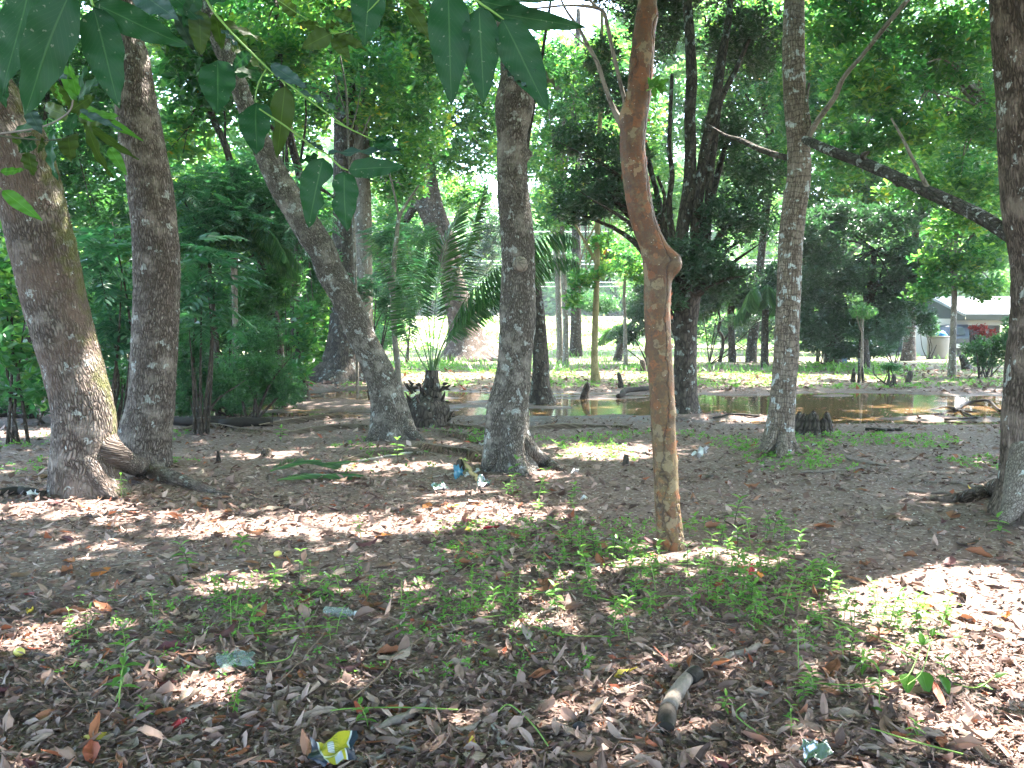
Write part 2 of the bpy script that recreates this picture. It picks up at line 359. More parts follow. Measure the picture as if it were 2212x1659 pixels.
def bagmat(name, col, fac):
    t = NT(name); b = t.bsdf(col, .25, spec=.6); tr = t.n('BsdfTransparent'); mx = t.n('MixShader'); mx.inputs[0].default_value = fac
    t.l(tr.outputs[0], mx.inputs[1]); t.l(b.outputs[0], mx.inputs[2]); return t.done(mx.outputs[0])
M['bag'] = bagmat('thin pale green plastic bag', (.20, .29, .27), .38)
M['clear'] = bagmat('clear plastic', (.30, .36, .33), .32)

# ------------------------------------------------------------------ tubes (trunks, branches, roots, sticks)
def resample(P, n):
    P = np.asarray(P, float); k = len(P)
    if k == 2: t = np.linspace(0, 1, n)[:, None]; return P[0]*(1-t) + P[1]*t
    Q = np.vstack([2*P[0]-P[1], P, 2*P[-1]-P[-2]])
    seg = np.concatenate([[0], np.cumsum(np.linalg.norm(np.diff(P[:, :3], axis=0), axis=1))]); s = np.linspace(0, seg[-1], n)
    i = np.clip(np.searchsorted(seg, s, side='right')-1, 0, k-2); t = ((s - seg[i]) / np.maximum(seg[i+1]-seg[i], 1e-9))[:, None]
    a, b, c, d = Q[i], Q[i+1], Q[i+2], Q[i+3]
    return .5*((2*b) + (-a+c)*t + (2*a-5*b+4*c-d)*t*t + (-a+3*b-3*c+d)*t**3)
def tube(path, nu=8, nv=12, lobes=(), knots=(), rough=0.0, plates=0.0, seed=0, ref=None, cap=True):
    """path rows: x, y, z, radius. lobes: (angle, amount, height) of root flare; knots: (s, angle, amount, size)"""
    P = resample(path, nv); C, rad = P[:, :3], np.maximum(P[:, 3], .0005)
    T = nrm(np.gradient(C, axis=0))
    m = nrm((C[-1]-C[0])[None])[0]
    rf = np.array([1, 0, 0.]) if abs(m[0]) < .85 else np.array([0, 0, 1.])
    e1 = nrm(rf[None] - (T@rf)[:, None]*T); e2 = np.cross(T, e1)
    s = np.concatenate([[0], np.cumsum(np.linalg.norm(np.diff(C, axis=0), axis=1))])
    th = np.linspace(0, 2*math.pi, nu, endpoint=False)
    S, TH = np.meshgrid(s, th, indexing='ij'); RR = rad[:, None] * np.ones_like(TH)
    for a, amt, h in lobes:
        dd = np.cos(TH - a); RR = RR + rad[0]*amt*np.maximum(dd, 0)**5*np.exp(-S/h)
    if lobes: RR = RR + rad[0]*.10*np.exp(-S/.18)
    for ks, a, amt, sz in knots:
        dth = np.angle(np.exp(1j*(TH - a)))*RR
        RR = RR + amt*np.exp(-((S-ks)**2 + dth**2)/(sz*sz))
    bx, by = np.cos(TH)*rad[:, None], np.sin(TH)*rad[:, None]
    if rough: RR = RR*(1 + rough*fbm(bx*5+seed, by*5, S*2.2, seed, 3))
    if plates:
        f = 26; pl = np.abs(vnoise(bx*f+seed, by*f, S*f*.32, seed+5)); pl2 = vnoise(bx*f*2.2, by*f*2.2, S*f*.9, seed+9)
        RR = RR + plates*(np.minimum(pl*3, 1)-.5 + .35*pl2)
    V = C[:, None, :] + RR[..., None]*(np.cos(TH)[..., None]*e1[:, None] + np.sin(TH)[..., None]*e2[:, None])
    bv = np.stack([bx, by, S], -1) + np.array([0, 0, 0])
    V = V.reshape(-1, 3); bv = bv.reshape(-1, 3)
    i, j = np.meshgrid(np.arange(nv-1), np.arange(nu), indexing='ij'); j2 = (j+1) % nu
    Fq = np.stack([i*nu+j, i*nu+j2, (i+1)*nu+j2, (i+1)*nu+j], -1).reshape(-1, 4)
    if cap:
        V = np.vstack([V, C[0:1], C[-1:]]); bv = np.vstack([bv, [[0, 0, 0]], [[0, 0, s[-1]]]])
        a0, a1 = len(V)-2, len(V)-1; jj = np.arange(nu); j2 = (jj+1) % nu; b = (nv-1)*nu
        c0 = np.stack([np.full(nu, a0), j2, jj, np.full(nu, a0)], -1); c1 = np.stack([np.full(nu, a1), b+jj, b+j2, np.full(nu, a1)], -1)
        # triangles written as quads would be degenerate: pair neighbouring ones instead
        if nu % 2 == 0:
            c0 = np.stack([np.full(nu//2, a0), jj[::2][:]*0+((jj[::2]+2) % nu), (jj[::2]+1) % nu, jj[::2]], -1)
            c1 = np.stack([np.full(nu//2, a1), b+jj[::2], b+(jj[::2]+1) % nu, b+(jj[::2]+2) % nu], -1)
            Fq = np.vstack([Fq, c0, c1])
    return V, Fq, bv
class Joined:
    """several tubes of one part"""
    def __init__(s): s.V = []; s.F = []; s.B = []; s.n = 0
    def add(s, t):
        V, Fc, B = t; s.V.append(V); s.F.append(Fc + s.n); s.B.append(B); s.n += len(V)
    def mesh(s, name, mat): return mesh_np(name, np.vstack(s.V), np.vstack(s.F), mat, vec=np.vstack(s.B))

# ------------------------------------------------------------------ leaves
T6 = ([(0, 0), (.32, -1), (.72, -.75), (1, 0), (.72, .75), (.32, 1)], [(0, 1, 2, 3), (0, 3, 4, 5)])
T6o = ([(0, 0), (.45, -.7), (.80, -1), (1, 0), (.80, 1), (.45, .7)], [(0, 1, 2, 3), (0, 3, 4, 5)])
T4 = ([(0, 0), (.42, -1), (1, 0), (.42, 1)], [(0, 1, 2, 3)])
T18 = ([(v, q*w_) for v, w_ in ((0, .04), (.16, .62), (.40, 1.0), (.66, .92), (.88, .42), (1, .03)) for q in (-1, 0, 1)], [(r*3+q, r*3+q+1, r*3+q+4, r*3+q+3) for r in range(5) for q in (0, 1)])
def leaf_arrays(P, D, N, L, W, tint, tpl=T6, droop=.25, fold=.25):
    P, D, N = np.asarray(P), nrm(D), np.asarray(N); n = len(P)
    S = nrm(np.cross(D, N)); N = np.cross(S, D)
    L = np.broadcast_to(L, n); W = np.broadcast_to(W, n); dr = np.broadcast_to(droop, n)
    vs = []
    for tt, ss in tpl[0]:
        vs.append(P + D*(L*tt)[:, None] + S*(W*.5*ss)[:, None] + N*((-dr*L*tt*tt + fold*abs(ss)*W*.5))[:, None])
    V = np.stack(vs, 1).reshape(-1, 3); k = len(tpl[0])
    Fc = (np.arange(n)[:, None, None]*k + np.array(tpl[1])[None]).reshape(-1, 4)
    return V, Fc, np.repeat(np.broadcast_to(tint, n), k)
class Leaves:
    def __init__(s): s.V = []; s.F = []; s.T = []; s.n = 0
    def add(s, V, Fc, T): s.V.append(V); s.F.append(Fc+s.n); s.T.append(T); s.n += len(V)
    def mesh(s, name, mat): return mesh_np(name, np.vstack(s.V), np.vstack(s.F), mat, tint=np.concatenate(s.T), smooth_=False)
def rosettes(C, k, L, W, rs, tpl=T6, spread=1.0, up=.35, tilt=.35, droop=.25, tintc=None):
    """k leaves round each centre"""
    m = len(C); ax = nrm(np.stack([rs.normal(0, tilt, m), rs.normal(0, tilt, m), np.ones(m)], -1))
    a0 = rs.uniform(0, 6.28, m)
    e1 = nrm(np.cross(ax, [0.3, 1, 0.1])); e2 = np.cross(ax, e1)
    ang = a0[:, None] + np.arange(k)[None]*2.399963 + rs.normal(0, .25, (m, k))
    el = rs.normal(up, .35, (m, k))
    D = (np.cos(ang)[..., None]*e1[:, None] + np.sin(ang)[..., None]*e2[:, None])*np.cos(el)[..., None] + ax[:, None]*np.sin(el)[..., None]
    P = C[:, None] + D*(L*.25*rs.uniform(0, 1, (m, k, 1))) - ax[:, None]*(np.arange(k)[None, :, None]*L*.10)
    D = D.reshape(-1, 3); P = P.reshape(-1, 3)
    N = np.repeat(ax, k, 0) + rs.normal(0, .35, (m*k, 3))
    sc = rs.uniform(.6, 1.1, m*k)
    tc = np.repeat(rs.uniform(0, 1, m) if tintc is None else tintc, k)
    ti = np.clip(.55*tc + .45*rs.uniform(0, 1, m*k), 0, .92)
    ye = rs.uniform(0, 1, m*k) < .004; ti = np.where(ye, rs.uniform(.95, 1, m*k), ti)
    return leaf_arrays(P, D, N, L*sc, W*sc, ti, tpl, droop)
def pinnate(B, D, L, rs, pairs=8, ll=.25, lw=.3, tpl=T4, droop=.35, up=None):
    """feather-shaped compound leaves: base B, direction D, length L; leaflets on both sides"""
    m = len(B); D = nrm(D); L = np.broadcast_to(L, m)
    up = np.array([0, 0, 1.]) if up is None else up
    S = nrm(np.cross(D, up)); Nn = np.cross(S, D)
    ts = np.linspace(.18, 1.0, pairs)
    out_P, out_D, out_N, out_L, out_T = [], [], [], [], []
    tc = rs.uniform(0, 1, m)
    for side in (-1, 1):
        for t in ts:
            P = B + D*(L*t)[:, None] - Nn*(droop*L*t*t)[:, None]
            fw = .45 + .5*t
            d = S*side + D*fw - Nn*(droop*.9*t + .15) + rs.normal(0, .08, (m, 3))
            out_P.append(P); out_D.append(d); out_N.append(Nn + rs.normal(0, .12, (m, 3)))
            out_L.append(L*ll*(math.sin(math.pi*min(.97, .12+.82*t))**.6)); out_T.append(np.clip(.7*tc+.3*rs.uniform(0, 1, m), 0, 1))
    P, D2, N, LL, TT = map(np.concatenate, (out_P, out_D, out_N, out_L, out_T))
    return leaf_arrays(P, D2, N, LL, LL*lw, TT, tpl, .2, .15)

# ------------------------------------------------------------------ THE SETTING: ground, water
def make_ground():
    ys = np.concatenate([np.linspace(-14, 2.2, 30)[:-1], 2.2*np.exp(np.linspace(0, math.log(30/2.2), 260)), 30*np.exp(np.linspace(0, math.log(900/30), 60))[1:]])
    nx = 270; s = np.linspace(-1, 1, nx); s = .75*s + .25*s**3
    Y, Sx = np.meshgrid(ys, s, indexing='ij'); X = Sx*(9 + np.abs(Y)*1.0)
    Z = ground(X, Y) + .006*fbm(X*9, Y*9, seed=31, oct=2)*(Y < 15)
    V = np.stack([X, Y, Z], -1).reshape(-1, 3); ny = len(ys)
    i, j = np.meshgrid(np.arange(ny-1), np.arange(nx-1), indexing='ij')
    Fq = np.stack([i*nx+j, i*nx+j+1, (i+1)*nx+j+1, (i+1)*nx+j], -1).reshape(-1, 4)
    tag(link('ground', mesh_np('ground', V, Fq, M['soil'])), kind='structure')
    V = np.array([[-14, 12.5, WATER], [34, 12.5, WATER], [34, 26.5, WATER], [-14, 26.5, WATER]], float)
    tag(link('pond_water', mesh_np('pond_water', V, [[0, 1, 2, 3]], M['water'], smooth_=False)), kind='structure')
make_ground()

# ------------------------------------------------------------------ sunlit patches of ground: openings cut for them into the unseen canopy overhead
LIT = [(2020,1292,275,98),(2170,1390,150,70),(2200,1500,60,50),(90,1098,180,34),(20,1375,60,34),(700,1140,380,26),(1010,1120,180,16),(330,1120,160,18),(450,1272,75,17),(1190,1105,90,14),
       (1730,1245,120,24),(1450,1200,120,20),(1200,1245,110,16),(1330,1330,90,14),(1150,1352,70,12),(1320,978,140,17),(1170,1022,60,10),
       (1290,795,190,26),(1590,805,150,28),(960,800,150,30),(1800,812,90,12),(430,1490,60,22),(2110,1610,130,45),(1960,1420,70,22),
       (60,936,70,7),(840,1300,55,12),(1560,1290,60,12),(1700,1450,50,14),(860,1010,120,8),(560,985,90,7),(1000,1075,80,10),(1620,905,60,6),(1250,1475,30,14),(160,1180,80,10)]
LITG = []
for (x, y, a, b) in LIT:
    c = hit(x, y); lft = hit(x-a, y); tp = hit(x, y-b); bt = hit(x, y+b)
    LITG.append((c[0], (tp[1]+bt[1])/2, abs(c[0]-lft[0]), max(.12, abs(tp[1]-bt[1])/2)))
def in_gap(P, grow=1.0, soft=0.12):
    """True where a leaf at P would shade one of the sunlit patches"""
    g = P - SDIR[None]*(P[:, 2]/SDIR[2])[:, None]
    r = np.zeros(len(P), bool); wob = .22*fbm(g[:, 0]*2.3, g[:, 1]*2.3, seed=77)
    for (cx, cy_, rx, ry) in LITG:
        q = ((g[:, 0]-cx)/(rx*grow+soft))**2 + ((g[:, 1]-cy_)/(ry*grow+soft))**2
        r |= q < 1 + wob*2
    return r

# ------------------------------------------------------------------ NEAR TREES
CANOPY_OWNERS = []
def near_tree(label, path, Y, bark, lobes, knots=(), nu=84, nv=270, plates=.009, top=9.5, seed=1, roots=(), branch_from=None, rough=.05, lean=None, droot='bark_root'):
    """path: (x, y, width) down the photograph from base to top edge; the trunk goes on upwards out of the frame"""
    base = hit(path[0][0], path[0][1]); Yb = Y or base[1]
    pts = []
    for (x, y, wd) in path:
        p = at(x, y, Yb); pts.append([p[0], Yb, p[2], px(wd, Yb)/2])
    pts[0][2] = float(ground(pts[0][0], Yb)) - .12
    d = np.array(pts[-1][:3]) - np.array(pts[-3][:3]); d = d/np.linalg.norm(d)
    z = pts[-1][2]; r = pts[-1][3]; p = np.array(pts[-1][:3]); k = 0
    while p[2] < top:
        d = d + np.array([RS.normal(0, .07), RS.normal(0, .07), .06]); d /= np.linalg.norm(d)
        p = p + d*1.3; r *= .86; pts.append([p[0], p[1], p[2], r])
    pts = np.array(pts)
    root = empty('tree', (pts[0][0], Yb, float(ground(pts[0][0], Yb))), label, 'tree')
    off = np.array(root.location)
    q = pts.copy(); q[:, :3] -= off
    V, Fq, B = tube(q, nu, nv, lobes, knots, rough, plates, seed)
    link('trunk', mesh_np('trunk', V, Fq, M[bark], vec=B), root)
    for rt in roots:
        rp = np.array(rt, float); rp[:, :3] -= off
        V, Fq, B = tube(rp, 20, 60, (), (), .10, .002, seed+3)
        link('root', mesh_np('root', V, Fq, M[droot], vec=B), root)
    # limbs above the frame
    tops = []
    tp = pts[-1][:3]
    for k in range(6):
        a = k*1.05 + seed; s0 = pts[-1 - (k % 3)]
        e = s0[:3] + np.array([math.cos(a)*RS.uniform(2, 3.6), math.sin(a)*RS.uniform(2, 3.6), RS.uniform(.8, 2.2)])
        mid = (s0[:3]+e)/2 + np.array([0, 0, .35])
        bp = np.array([[*s0[:3], s0[3]*.7], [*mid, s0[3]*.4], [*e, .02]]); bp[:, :3] -= off
        V, Fq, B = tube(bp, 8, 12, (), (), .05, 0, seed+k)
        link('branch', mesh_np('branch', V, Fq, M[bark], vec=B), root)
    CANOPY_OWNERS.append([root, np.array(tp), None])
    return root, pts

def rootpath(pts, Yfallback=None):
    """surface root: (x, y, width, lift) along the photograph, lying on the ground"""
    out = []
    for (x, y, wd, lift) in pts:
        p = hit(x, y); out.append([p[0], p[1], p[2]+lift, px(wd, p[1])/2])
    return out

t1, _ = near_tree('thick leaning tree with flaky bark, green moss down one side and a long snaking root',
    [(186,1062,124),(178,1000,118),(180,900,120),(163,820,121),(143,744,122),(115,640,126),(93,542,131),(52,371,130),(12,270,125),(-50,176,120),(-130,50,115)], None,
    'bark_mossy', [(-1.9,.35,.35),(-.9,.75,.35),(-.25,.55,.55),(-2.9,.3,.3),(.6,.4,.4),(2,.3,.4)],
    knots=[(1.55,-1.8,.02,.10),(2.2,-.6,.02,.08),(3.3,-.9,.025,.12)], seed=4, plates=.011)
b = t1
# long snaking root of the first tree
def rg(x, y, wd, up=.5):
    h = hit(x, y); r = px(wd, h[1])/2; return [h[0], h[1], h[2]+r*up, r]
def add_root(tree, pts, bark='bark_root', seed=0, nu=22, nv=80):
    off = np.array(tree.location); rp = np.array(pts, float); rp[:, :3] -= off
    V, Fq, B = tube(rp, nu, nv, (), (), .12, .003, seed)
    return link('root', mesh_np('root', V, Fq, M[bark], vec=B), tree)
Yt = t1.location[1]
def rt(x, y, wd, Y, lift=None):
    p = at(x, y, Y); return [p[0], Y, p[2], px(wd, Y)/2]
add_root(t1, [rt(196,880,70,Yt), rt(222,950,60,Yt-.02), rt(258,988,50,Yt-.03), rg(312,1028,42,.7), rg(370,1044,34,.7), rg(420,1056,24,.6), rg(475,1068,12,.3), rg(520,1078,5,-.3)], 'bark_mossy', 7)
add_root(t1, [rt(196,960,56,Yt-.1), rt(206,1020,44,Yt-.22), rt(228,1056,30,Yt-.32), rt(250,1078,14,Yt-.42)], 'bark_mossy', 8)
t2, _ = near_tree('straight thick trunk with even grey-brown flaky bark behind the mossy tree',
    [(312,1006,102),(318,940,98),(327,879,92),(331,800,92),(334,744,94),(338,640,94),(338,542,94),(326,420,91),(318,371,91),(296,236,85),(292,135,60),(280,67,46),(258,-40,44)], None,
    'bark_flaky', [(-1.2,.25,.3),(3.1,.55,.45),(-2.3,.4,.4),(0,.2,.3),(1.5,.3,.4)], knots=[(3.0,-1.4,.02,.1)], seed=9)
add_root(t2, [rt(290,900,40,t2.location[1]), rt(272,950,44,t2.location[1]-.05), rt(258,985,30,t2.location[1]-.1), rt(240,1004,14,t2.location[1]-.15)], 'bark_flaky', 17)
t3, _ = near_tree('slanting grey trunk leaning left over a bushy undergrowth, foot beside the palm stump',
    [(850,946,84),(843,900,76),(833,845,66),(812,790,60),(789,744,58),(766,690,59),(745,643,60),(712,585,60),(697,542,58),(672,505,60),(640,450,58),(610,404,56),(577,337,48),(534,236,38),(510,169,36),(480,101,38),(454,34,26),(440,0,24),(425,-60,22)], None,
    'bark_plate', [(-.2,.5,.4),(-1.5,.35,.35),(3.1,.5,.3),(1.6,.4,.3)], seed=14, nv=300)
Y3 = t3.location[1]
add_root(t3, [rt(862,890,40,Y3-.05), rt(880,925,34,Y3-.15), rt(905,948,18,Y3-.3), rt(925,960,6,Y3-.4)], 'bark_plate', 5)
add_root(t3, [rt(832,900,36,Y3-.05), rt(815,935,34,Y3-.15), rt(795,955,18,Y3-.25), rt(775,966,6,Y3-.3)], 'bark_plate', 6)
t4, p4 = near_tree('upright central trunk with finely cracked grey bark, a round burl and splayed roots',
    [(1100,1012,94),(1096,960,88),(1098,879,86),(1106,830,76),(1111,778,71),(1116,720,74),(1118,677,76),(1119,620,72),(1120,576,71),(1117,505,71),(1108,404,67),(1106,303,63),(1110,236,78),(1117,169,71),(1104,101,48),(1096,60,42),(1085,-20,40)], None,
    'bark_plate', [(-1.2,.45,.35),(-.5,.55,.3),(3.0,.45,.35),(-2.2,.35,.3),(1.5,.4,.3),(.5,.3,.4)], knots=[(2.30,-1.35,.0,.05),(3.62,-.05,.07,.055),(3.85,-1.2,.05,.06)], seed=21)
Y4 = t4.location[1]
add_root(t4, [rt(1112,880,40,Y4-.12), rt(1108,930,46,Y4-.2), rt(1112,980,36,Y4-.32), rt(1126,1012,26,Y4-.45), rt(1140,1030,12,Y4-.55)], 'bark_plate', 3)
add_root(t4, [rt(1128,930,40,Y4-.05), rt(1150,975,34,Y4-.12), rg(1178,1006,28,.6), rg(1214,1018,12,.3)], 'bark_plate', 4)
add_root(t4, [rt(1082,940,34,Y4-.1), rt(1068,985,30,Y4-.2), rt(1052,1012,16,Y4-.25), rt(1040,1024,7,Y4-.3)], 'bark_plate', 5)
add_root(t4, [rt(1128,880,16,Y4+.25), rt(1130,920,26,Y4+.25), rt(1128,965,30,Y4+.25), rt(1128,1000,26,Y4+.2)], 'bark_ridged', 15)
p = at(1124, 574, Y4); rr = px(16, Y4)
V, Fq, B = tube([[p[0], Y4-.13, p[2], rr*1.0], [p[0], Y4-.205, p[2], rr*1.05], [p[0]+.002, Y4-.245, p[2]+.004, rr*.8], [p[0]+.002, Y4-.262, p[2]+.006, rr*.25]], 16, 12, rough=.08)
V -= np.array(t4.location); link('burl', mesh_np('burl', V, Fq, M['bark_grey'], vec=B), t4)
t6, _ = near_tree('slim straight pale trunk patched with white lichen and split by a long dark crack',
    [(1684,978,68),(1684,940,58),(1688,899,54),(1694,827,52),(1698,770,52),(1700,721,51),(1702,670,51),(1704,614,51),(1707,542,51),(1714,463,51),(1726,380,50),(1724,303,46),(1717,214,46),(1714,107,46),(1716,0,41),(1718,-60,40)], None,
    'bark_pale', [(-1.3,.45,.25),(3.0,.55,.25),(0,.4,.25),(-2.3,.4,.25),(1.5,.3,.3)], knots=[(4.0,.0,.04,.06)], seed=33, plates=.003)
Y6 = t6.location[1]
add_root(t6, [rt(1672,930,24,Y6-.1), rt(1662,962,22,Y6-.2), rt(1640,985,12,Y6-.25), rt(1615,996,5,Y6-.3)], 'bark_pale', 3, 14, 40)
add_root(t6, [rt(1690,940,24,Y6-.15), rt(1690,972,26,Y6-.3), rt(1684,994,18,Y6-.45)], 'bark_pale', 4, 14, 40)
add_root(t6, [rt(1704,940,24,Y6-.05), rt(1718,968,18,Y6-.15), rt(1736,984,7,Y6-.2)], 'bark_pale', 6, 14, 40)
t7, p7 = near_tree('massive dark ridged trunk at the picture edge holding a long lichened limb',
    [(2285,1112,220),(2278,1040,200),(2268,960,185),(2262,899,172),(2266,780,165),(2272,700,160),(2278,600,165),(2276,542,168),(2264,463,170),(2256,357,170),(2250,178,172),(2240,0,174),(2235,-80,170)], None,
    'bark_ridged', [(3.1,.5,.35),(-2.2,.45,.35),(-1.2,.4,.3),(0,.3,.4)], seed=41, plates=.008)
Y7 = t7.location[1]
add_root(t7, [rt(2230,1010,80,Y7-.0), rt(2195,1040,52,Y7-.03), rg(2140,1070,40,.6), rg(2080,1084,28,.5), rg(2010,1082,12,.2)], 'bark_ridged', 3, 26, 70)
add_root(t7, [rt(2230,980,90,Y7-.15), rt(2205,1050,70,Y7-.3), rt(2185,1098,46,Y7-.4), rt(2168,1125,22,Y7-.5)], 'bark_root', 5, 26, 60)
# the long limb of the massive tree and its side shoots
def limb(tree, pts, bark, name='branch', nu=18, nv=60, seed=0, knots=(), rough=.06, plates=.0):
    off = np.array(tree.location); rp = np.array(pts, float); rp[:, :3] -= off
    V, Fq, B = tube(rp, nu, nv, (), knots, rough, plates, seed); return link(name, mesh_np(name, V, Fq, M[bark], vec=B), tree)
limb(t7, [rt(2215,535,34,Y7), rt(2172,502,32,Y7+.2), rt(2110,464,30,Y7+.6), rt(2010,417,27,Y7+1.1), rt(1930,380,25,Y7+1.6), rt(1860,350,23,Y7+2.1), rt(1800,328,21,Y7+2.5), rt(1748,306,19,Y7+3.0), rt(1738,301,15,Y7+3.1)], 'bark_spot', seed=5, nv=90, plates=.003, knots=[(1.8,1.2,.05,.04)])
limb(t7, [rt(1738,345,13,Y7+4.2), rt(1690,338,13,Y7+4.6), rt(1640,322,12,Y7+5), rt(1600,303,10,Y7+5.4), rt(1566,292,7,Y7+5.8), rt(1530,270,4,Y7+6)], 'bark_dark', seed=6)
limb(t7, [rt(1868,345,10,Y7+2), rt(1864,336,13,Y7+2), rt(1874,330,9,Y7+2), rt(1878,327,4,Y7+2)], 'bark_dark', seed=6, nv=12)
limb(t7, [rt(2008,414,10,Y7+1.1), rt(1980,360,8,Y7+1.2), rt(1950,300,6,Y7+1.3), rt(1925,255,4,Y7+1.4)], 'bark_grey', seed=7)
limb(t6, [rt(1725,352,14,Y6), rt(1745,300,13,Y6-.1), rt(1768,258,12,Y6-.2), rt(1802,212,11,Y6-.3), rt(1822,168,10,Y6-.4), rt(1864,118,9,Y6-.5), rt(1910,60,10,Y6-.6), rt(1960,0,9,Y6-.7), rt(2000,-50,7,Y6-.8)], 'bark_grey', seed=8, nv=80)
limb(t6, [rt(1738,300,14,Y6), rt(1746,270,12,Y6-.1), rt(1742,220,8,Y6-.1), rt(1748,180,5,Y6)], 'bark_pale', seed=9)

# red-barked tree
base5 = hit(1448, 1182); Y5 = base5[1]
path5 = [(1449,1186,62),(1447,1150,56),(1441,1080,53),(1437,1000,52),(1433,930,51),(1430,850,52),(1425,780,54),(1421,700,56),(1420,640,58),(1420,600,57),(1412,540,54),(1400,505,53),(1388,470,53),(1378,420,54),(1372,380,54),(1366,320,54),(1370,270,55),(1380,200,52),(1386,130,50),(1393,60,44),(1399,0,38),(1405,-50,36)]
t5, p5 = near_tree('slender reddish-brown trunk with orange peeling bark, an elbow and a blunt knob', path5, None, 'gumbo',
    [(-1.2,.12,.12),(3.1,.12,.12),(0,.15,.12)], knots=[(2.17,-.15,.085,.075),(2.10,-.1,.04,.04),(1.55,3.0,.012,.03),(3.2,3.1,.02,.08),(2.9,-1.0,.01,.05),(1.1,-.3,.012,.04),(.75,.1,.01,.03),(3.9,-.2,.015,.05)], seed=52, plates=.0032, rough=.07, nu=60, nv=360, top=8.5, droot='bark_root')
limb(t5, [rt(1370,290,26,Y5), rt(1350,275,24,Y5-.01), rt(1340,262,18,Y5-.01), rt(1322,228,11,Y5), rt(1308,190,10,Y5), rt(1290,135,9,Y5), rt(1268,95,8,Y5+.05), rt(1250,60,7,Y5+.1), rt(1222,20,5,Y5+.1), rt(1200,-30,4,Y5+.1)], 'bark_grey', seed=2, nu=14, nv=80)
limb(t5, [rt(1352,272,16,Y5), rt(1346,250,12,Y5-.02), rt(1350,225,10,Y5-.02), rt(1340,180,9,Y5), rt(1326,120,9,Y5), rt(1312,55,9,Y5), rt(1302,24,8,Y5), rt(1270,14,7,Y5-.05), rt(1220,12,5,Y5-.1), rt(1150,18,4,Y5-.15), rt(1100,10,3,Y5-.2)], 'bark_grey', seed=3, nu=14, nv=90)
limb(t5, [rt(1272,104,5,Y5+.05), rt(1250,85,4,Y5), rt(1225,60,3,Y5)], 'bark_grey', seed=4, nu=8, nv=12)
limb(t5, [rt(1290,16,7,Y5), rt(1274,0,6,Y5), rt(1262,-20,5,Y5)], 'bark_grey', seed=4, nu=8, nv=12)
off5 = np.array(t5.location)
fl = []
for k in range(150):
    y = RS.choice([RS.uniform(150, 640), RS.uniform(150, 1080)]); xs = [q[0] for q in path5][::-1]; ysx = [q[1] for q in path5][::-1]; ww = [q[2] for q in path5][::-1]
    xc, wd = np.interp(y, ysx, xs), np.interp(y, ysx, ww)
    side = RS.choice([1, 1, -1, 0, 0, 0])
    th = {1: RS.uniform(-1.0, -.05), -1: math.pi + RS.uniform(-.1, .5), 0: RS.uniform(-1.6, -.5)}[side]
    rr = px(wd, Y5)/2; c = at(xc, y, Y5); P0 = np.array([c[0] + math.cos(th)*rr*.97, Y5 + math.sin(th)*rr*.97, c[2]])
    out = np.array([math.cos(th), math.sin(th), 0]); tg = np.array([-math.sin(th), math.cos(th), 0])
    L = RS.uniform(.006, .030)*(1.4 if RS.uniform() < .15 else 1); Wd = RS.uniform(.008, .05); rows = []
    for i in range(4):
        a = i/3*RS.uniform(.8, 1.6)
        q = P0 + np.array([0, 0, 1])*RS.normal(0, .003) + out*(L*math.sin(a)*.45) + tg*(L*(1-math.cos(a))*.9 + .3*L*i/3)
        rows += [q + np.array([0, 0, -Wd/2*(1-.15*i*RS.uniform(0, 2))]), q + np.array([0, 0, Wd/2*(1-.15*i*RS.uniform(0, 2))])]
    V = np.array(rows) - off5
    me = mesh_np('bark_flake', V, [[0, 2, 3, 1], [2, 4, 5, 3], [4, 6, 7, 5]], M['flake'], tint=np.full(8, RS.uniform()))
    link('bark_flake', me, t5)

# ------------------------------------------------------------------ overhead crowns of the near trees (they stand above the frame and throw the shade)
def canopy():
    rs = np.random.RandomState(5)
    n = 22500
    X = rs.uniform(-14, 17, n); Y = rs.uniform(-9, 19, n)
    zmin = np.maximum(5.6, EYE + .40*np.maximum(Y, 0) + .5*(np.abs(X) < .62*np.maximum(Y, 0) + 1) + .3); Z = zmin + rs.uniform(0, 3.2, n)
    C = np.stack([X, Y, Z], -1)
    keep = ~in_gap(C, 1.0, .20) & (fbm(X*.9, Y*.9, Z*.6, seed=8) > -.42)
    keep &= ~((C[:, 0] < -1.5) & (C[:, 1] > 8.5) & (rs.uniform(0, 1, n) < .55))
    C = C[keep]
    tops = np.array([o[1][:2] for o in CANOPY_OWNERS]); own = np.argmin(((C[:, None, :2]-tops[None])**2).sum(-1), 1)
    for k, (root, tp, _) in enumerate(CANOPY_OWNERS):
        c = C[own == k]
        if not len(c): continue
        V, Fq, T = rosettes(c, 6, .46, .21, rs, T4, up=.1, tilt=.5)
        lv = Leaves(); lv.add(V, Fq, T); me = lv.mesh('crown', M['leaf_almond'])
        off = np.array(root.location); co_ = np.empty(len(me.vertices)*3, np.float32); me.vertices.foreach_get('co', co_)
        me.vertices.foreach_set('co', (co_.reshape(-1, 3)-off).astype(np.float32).ravel()); me.update()
        tag(link('crown', me, root), kind='stuff')
canopy()

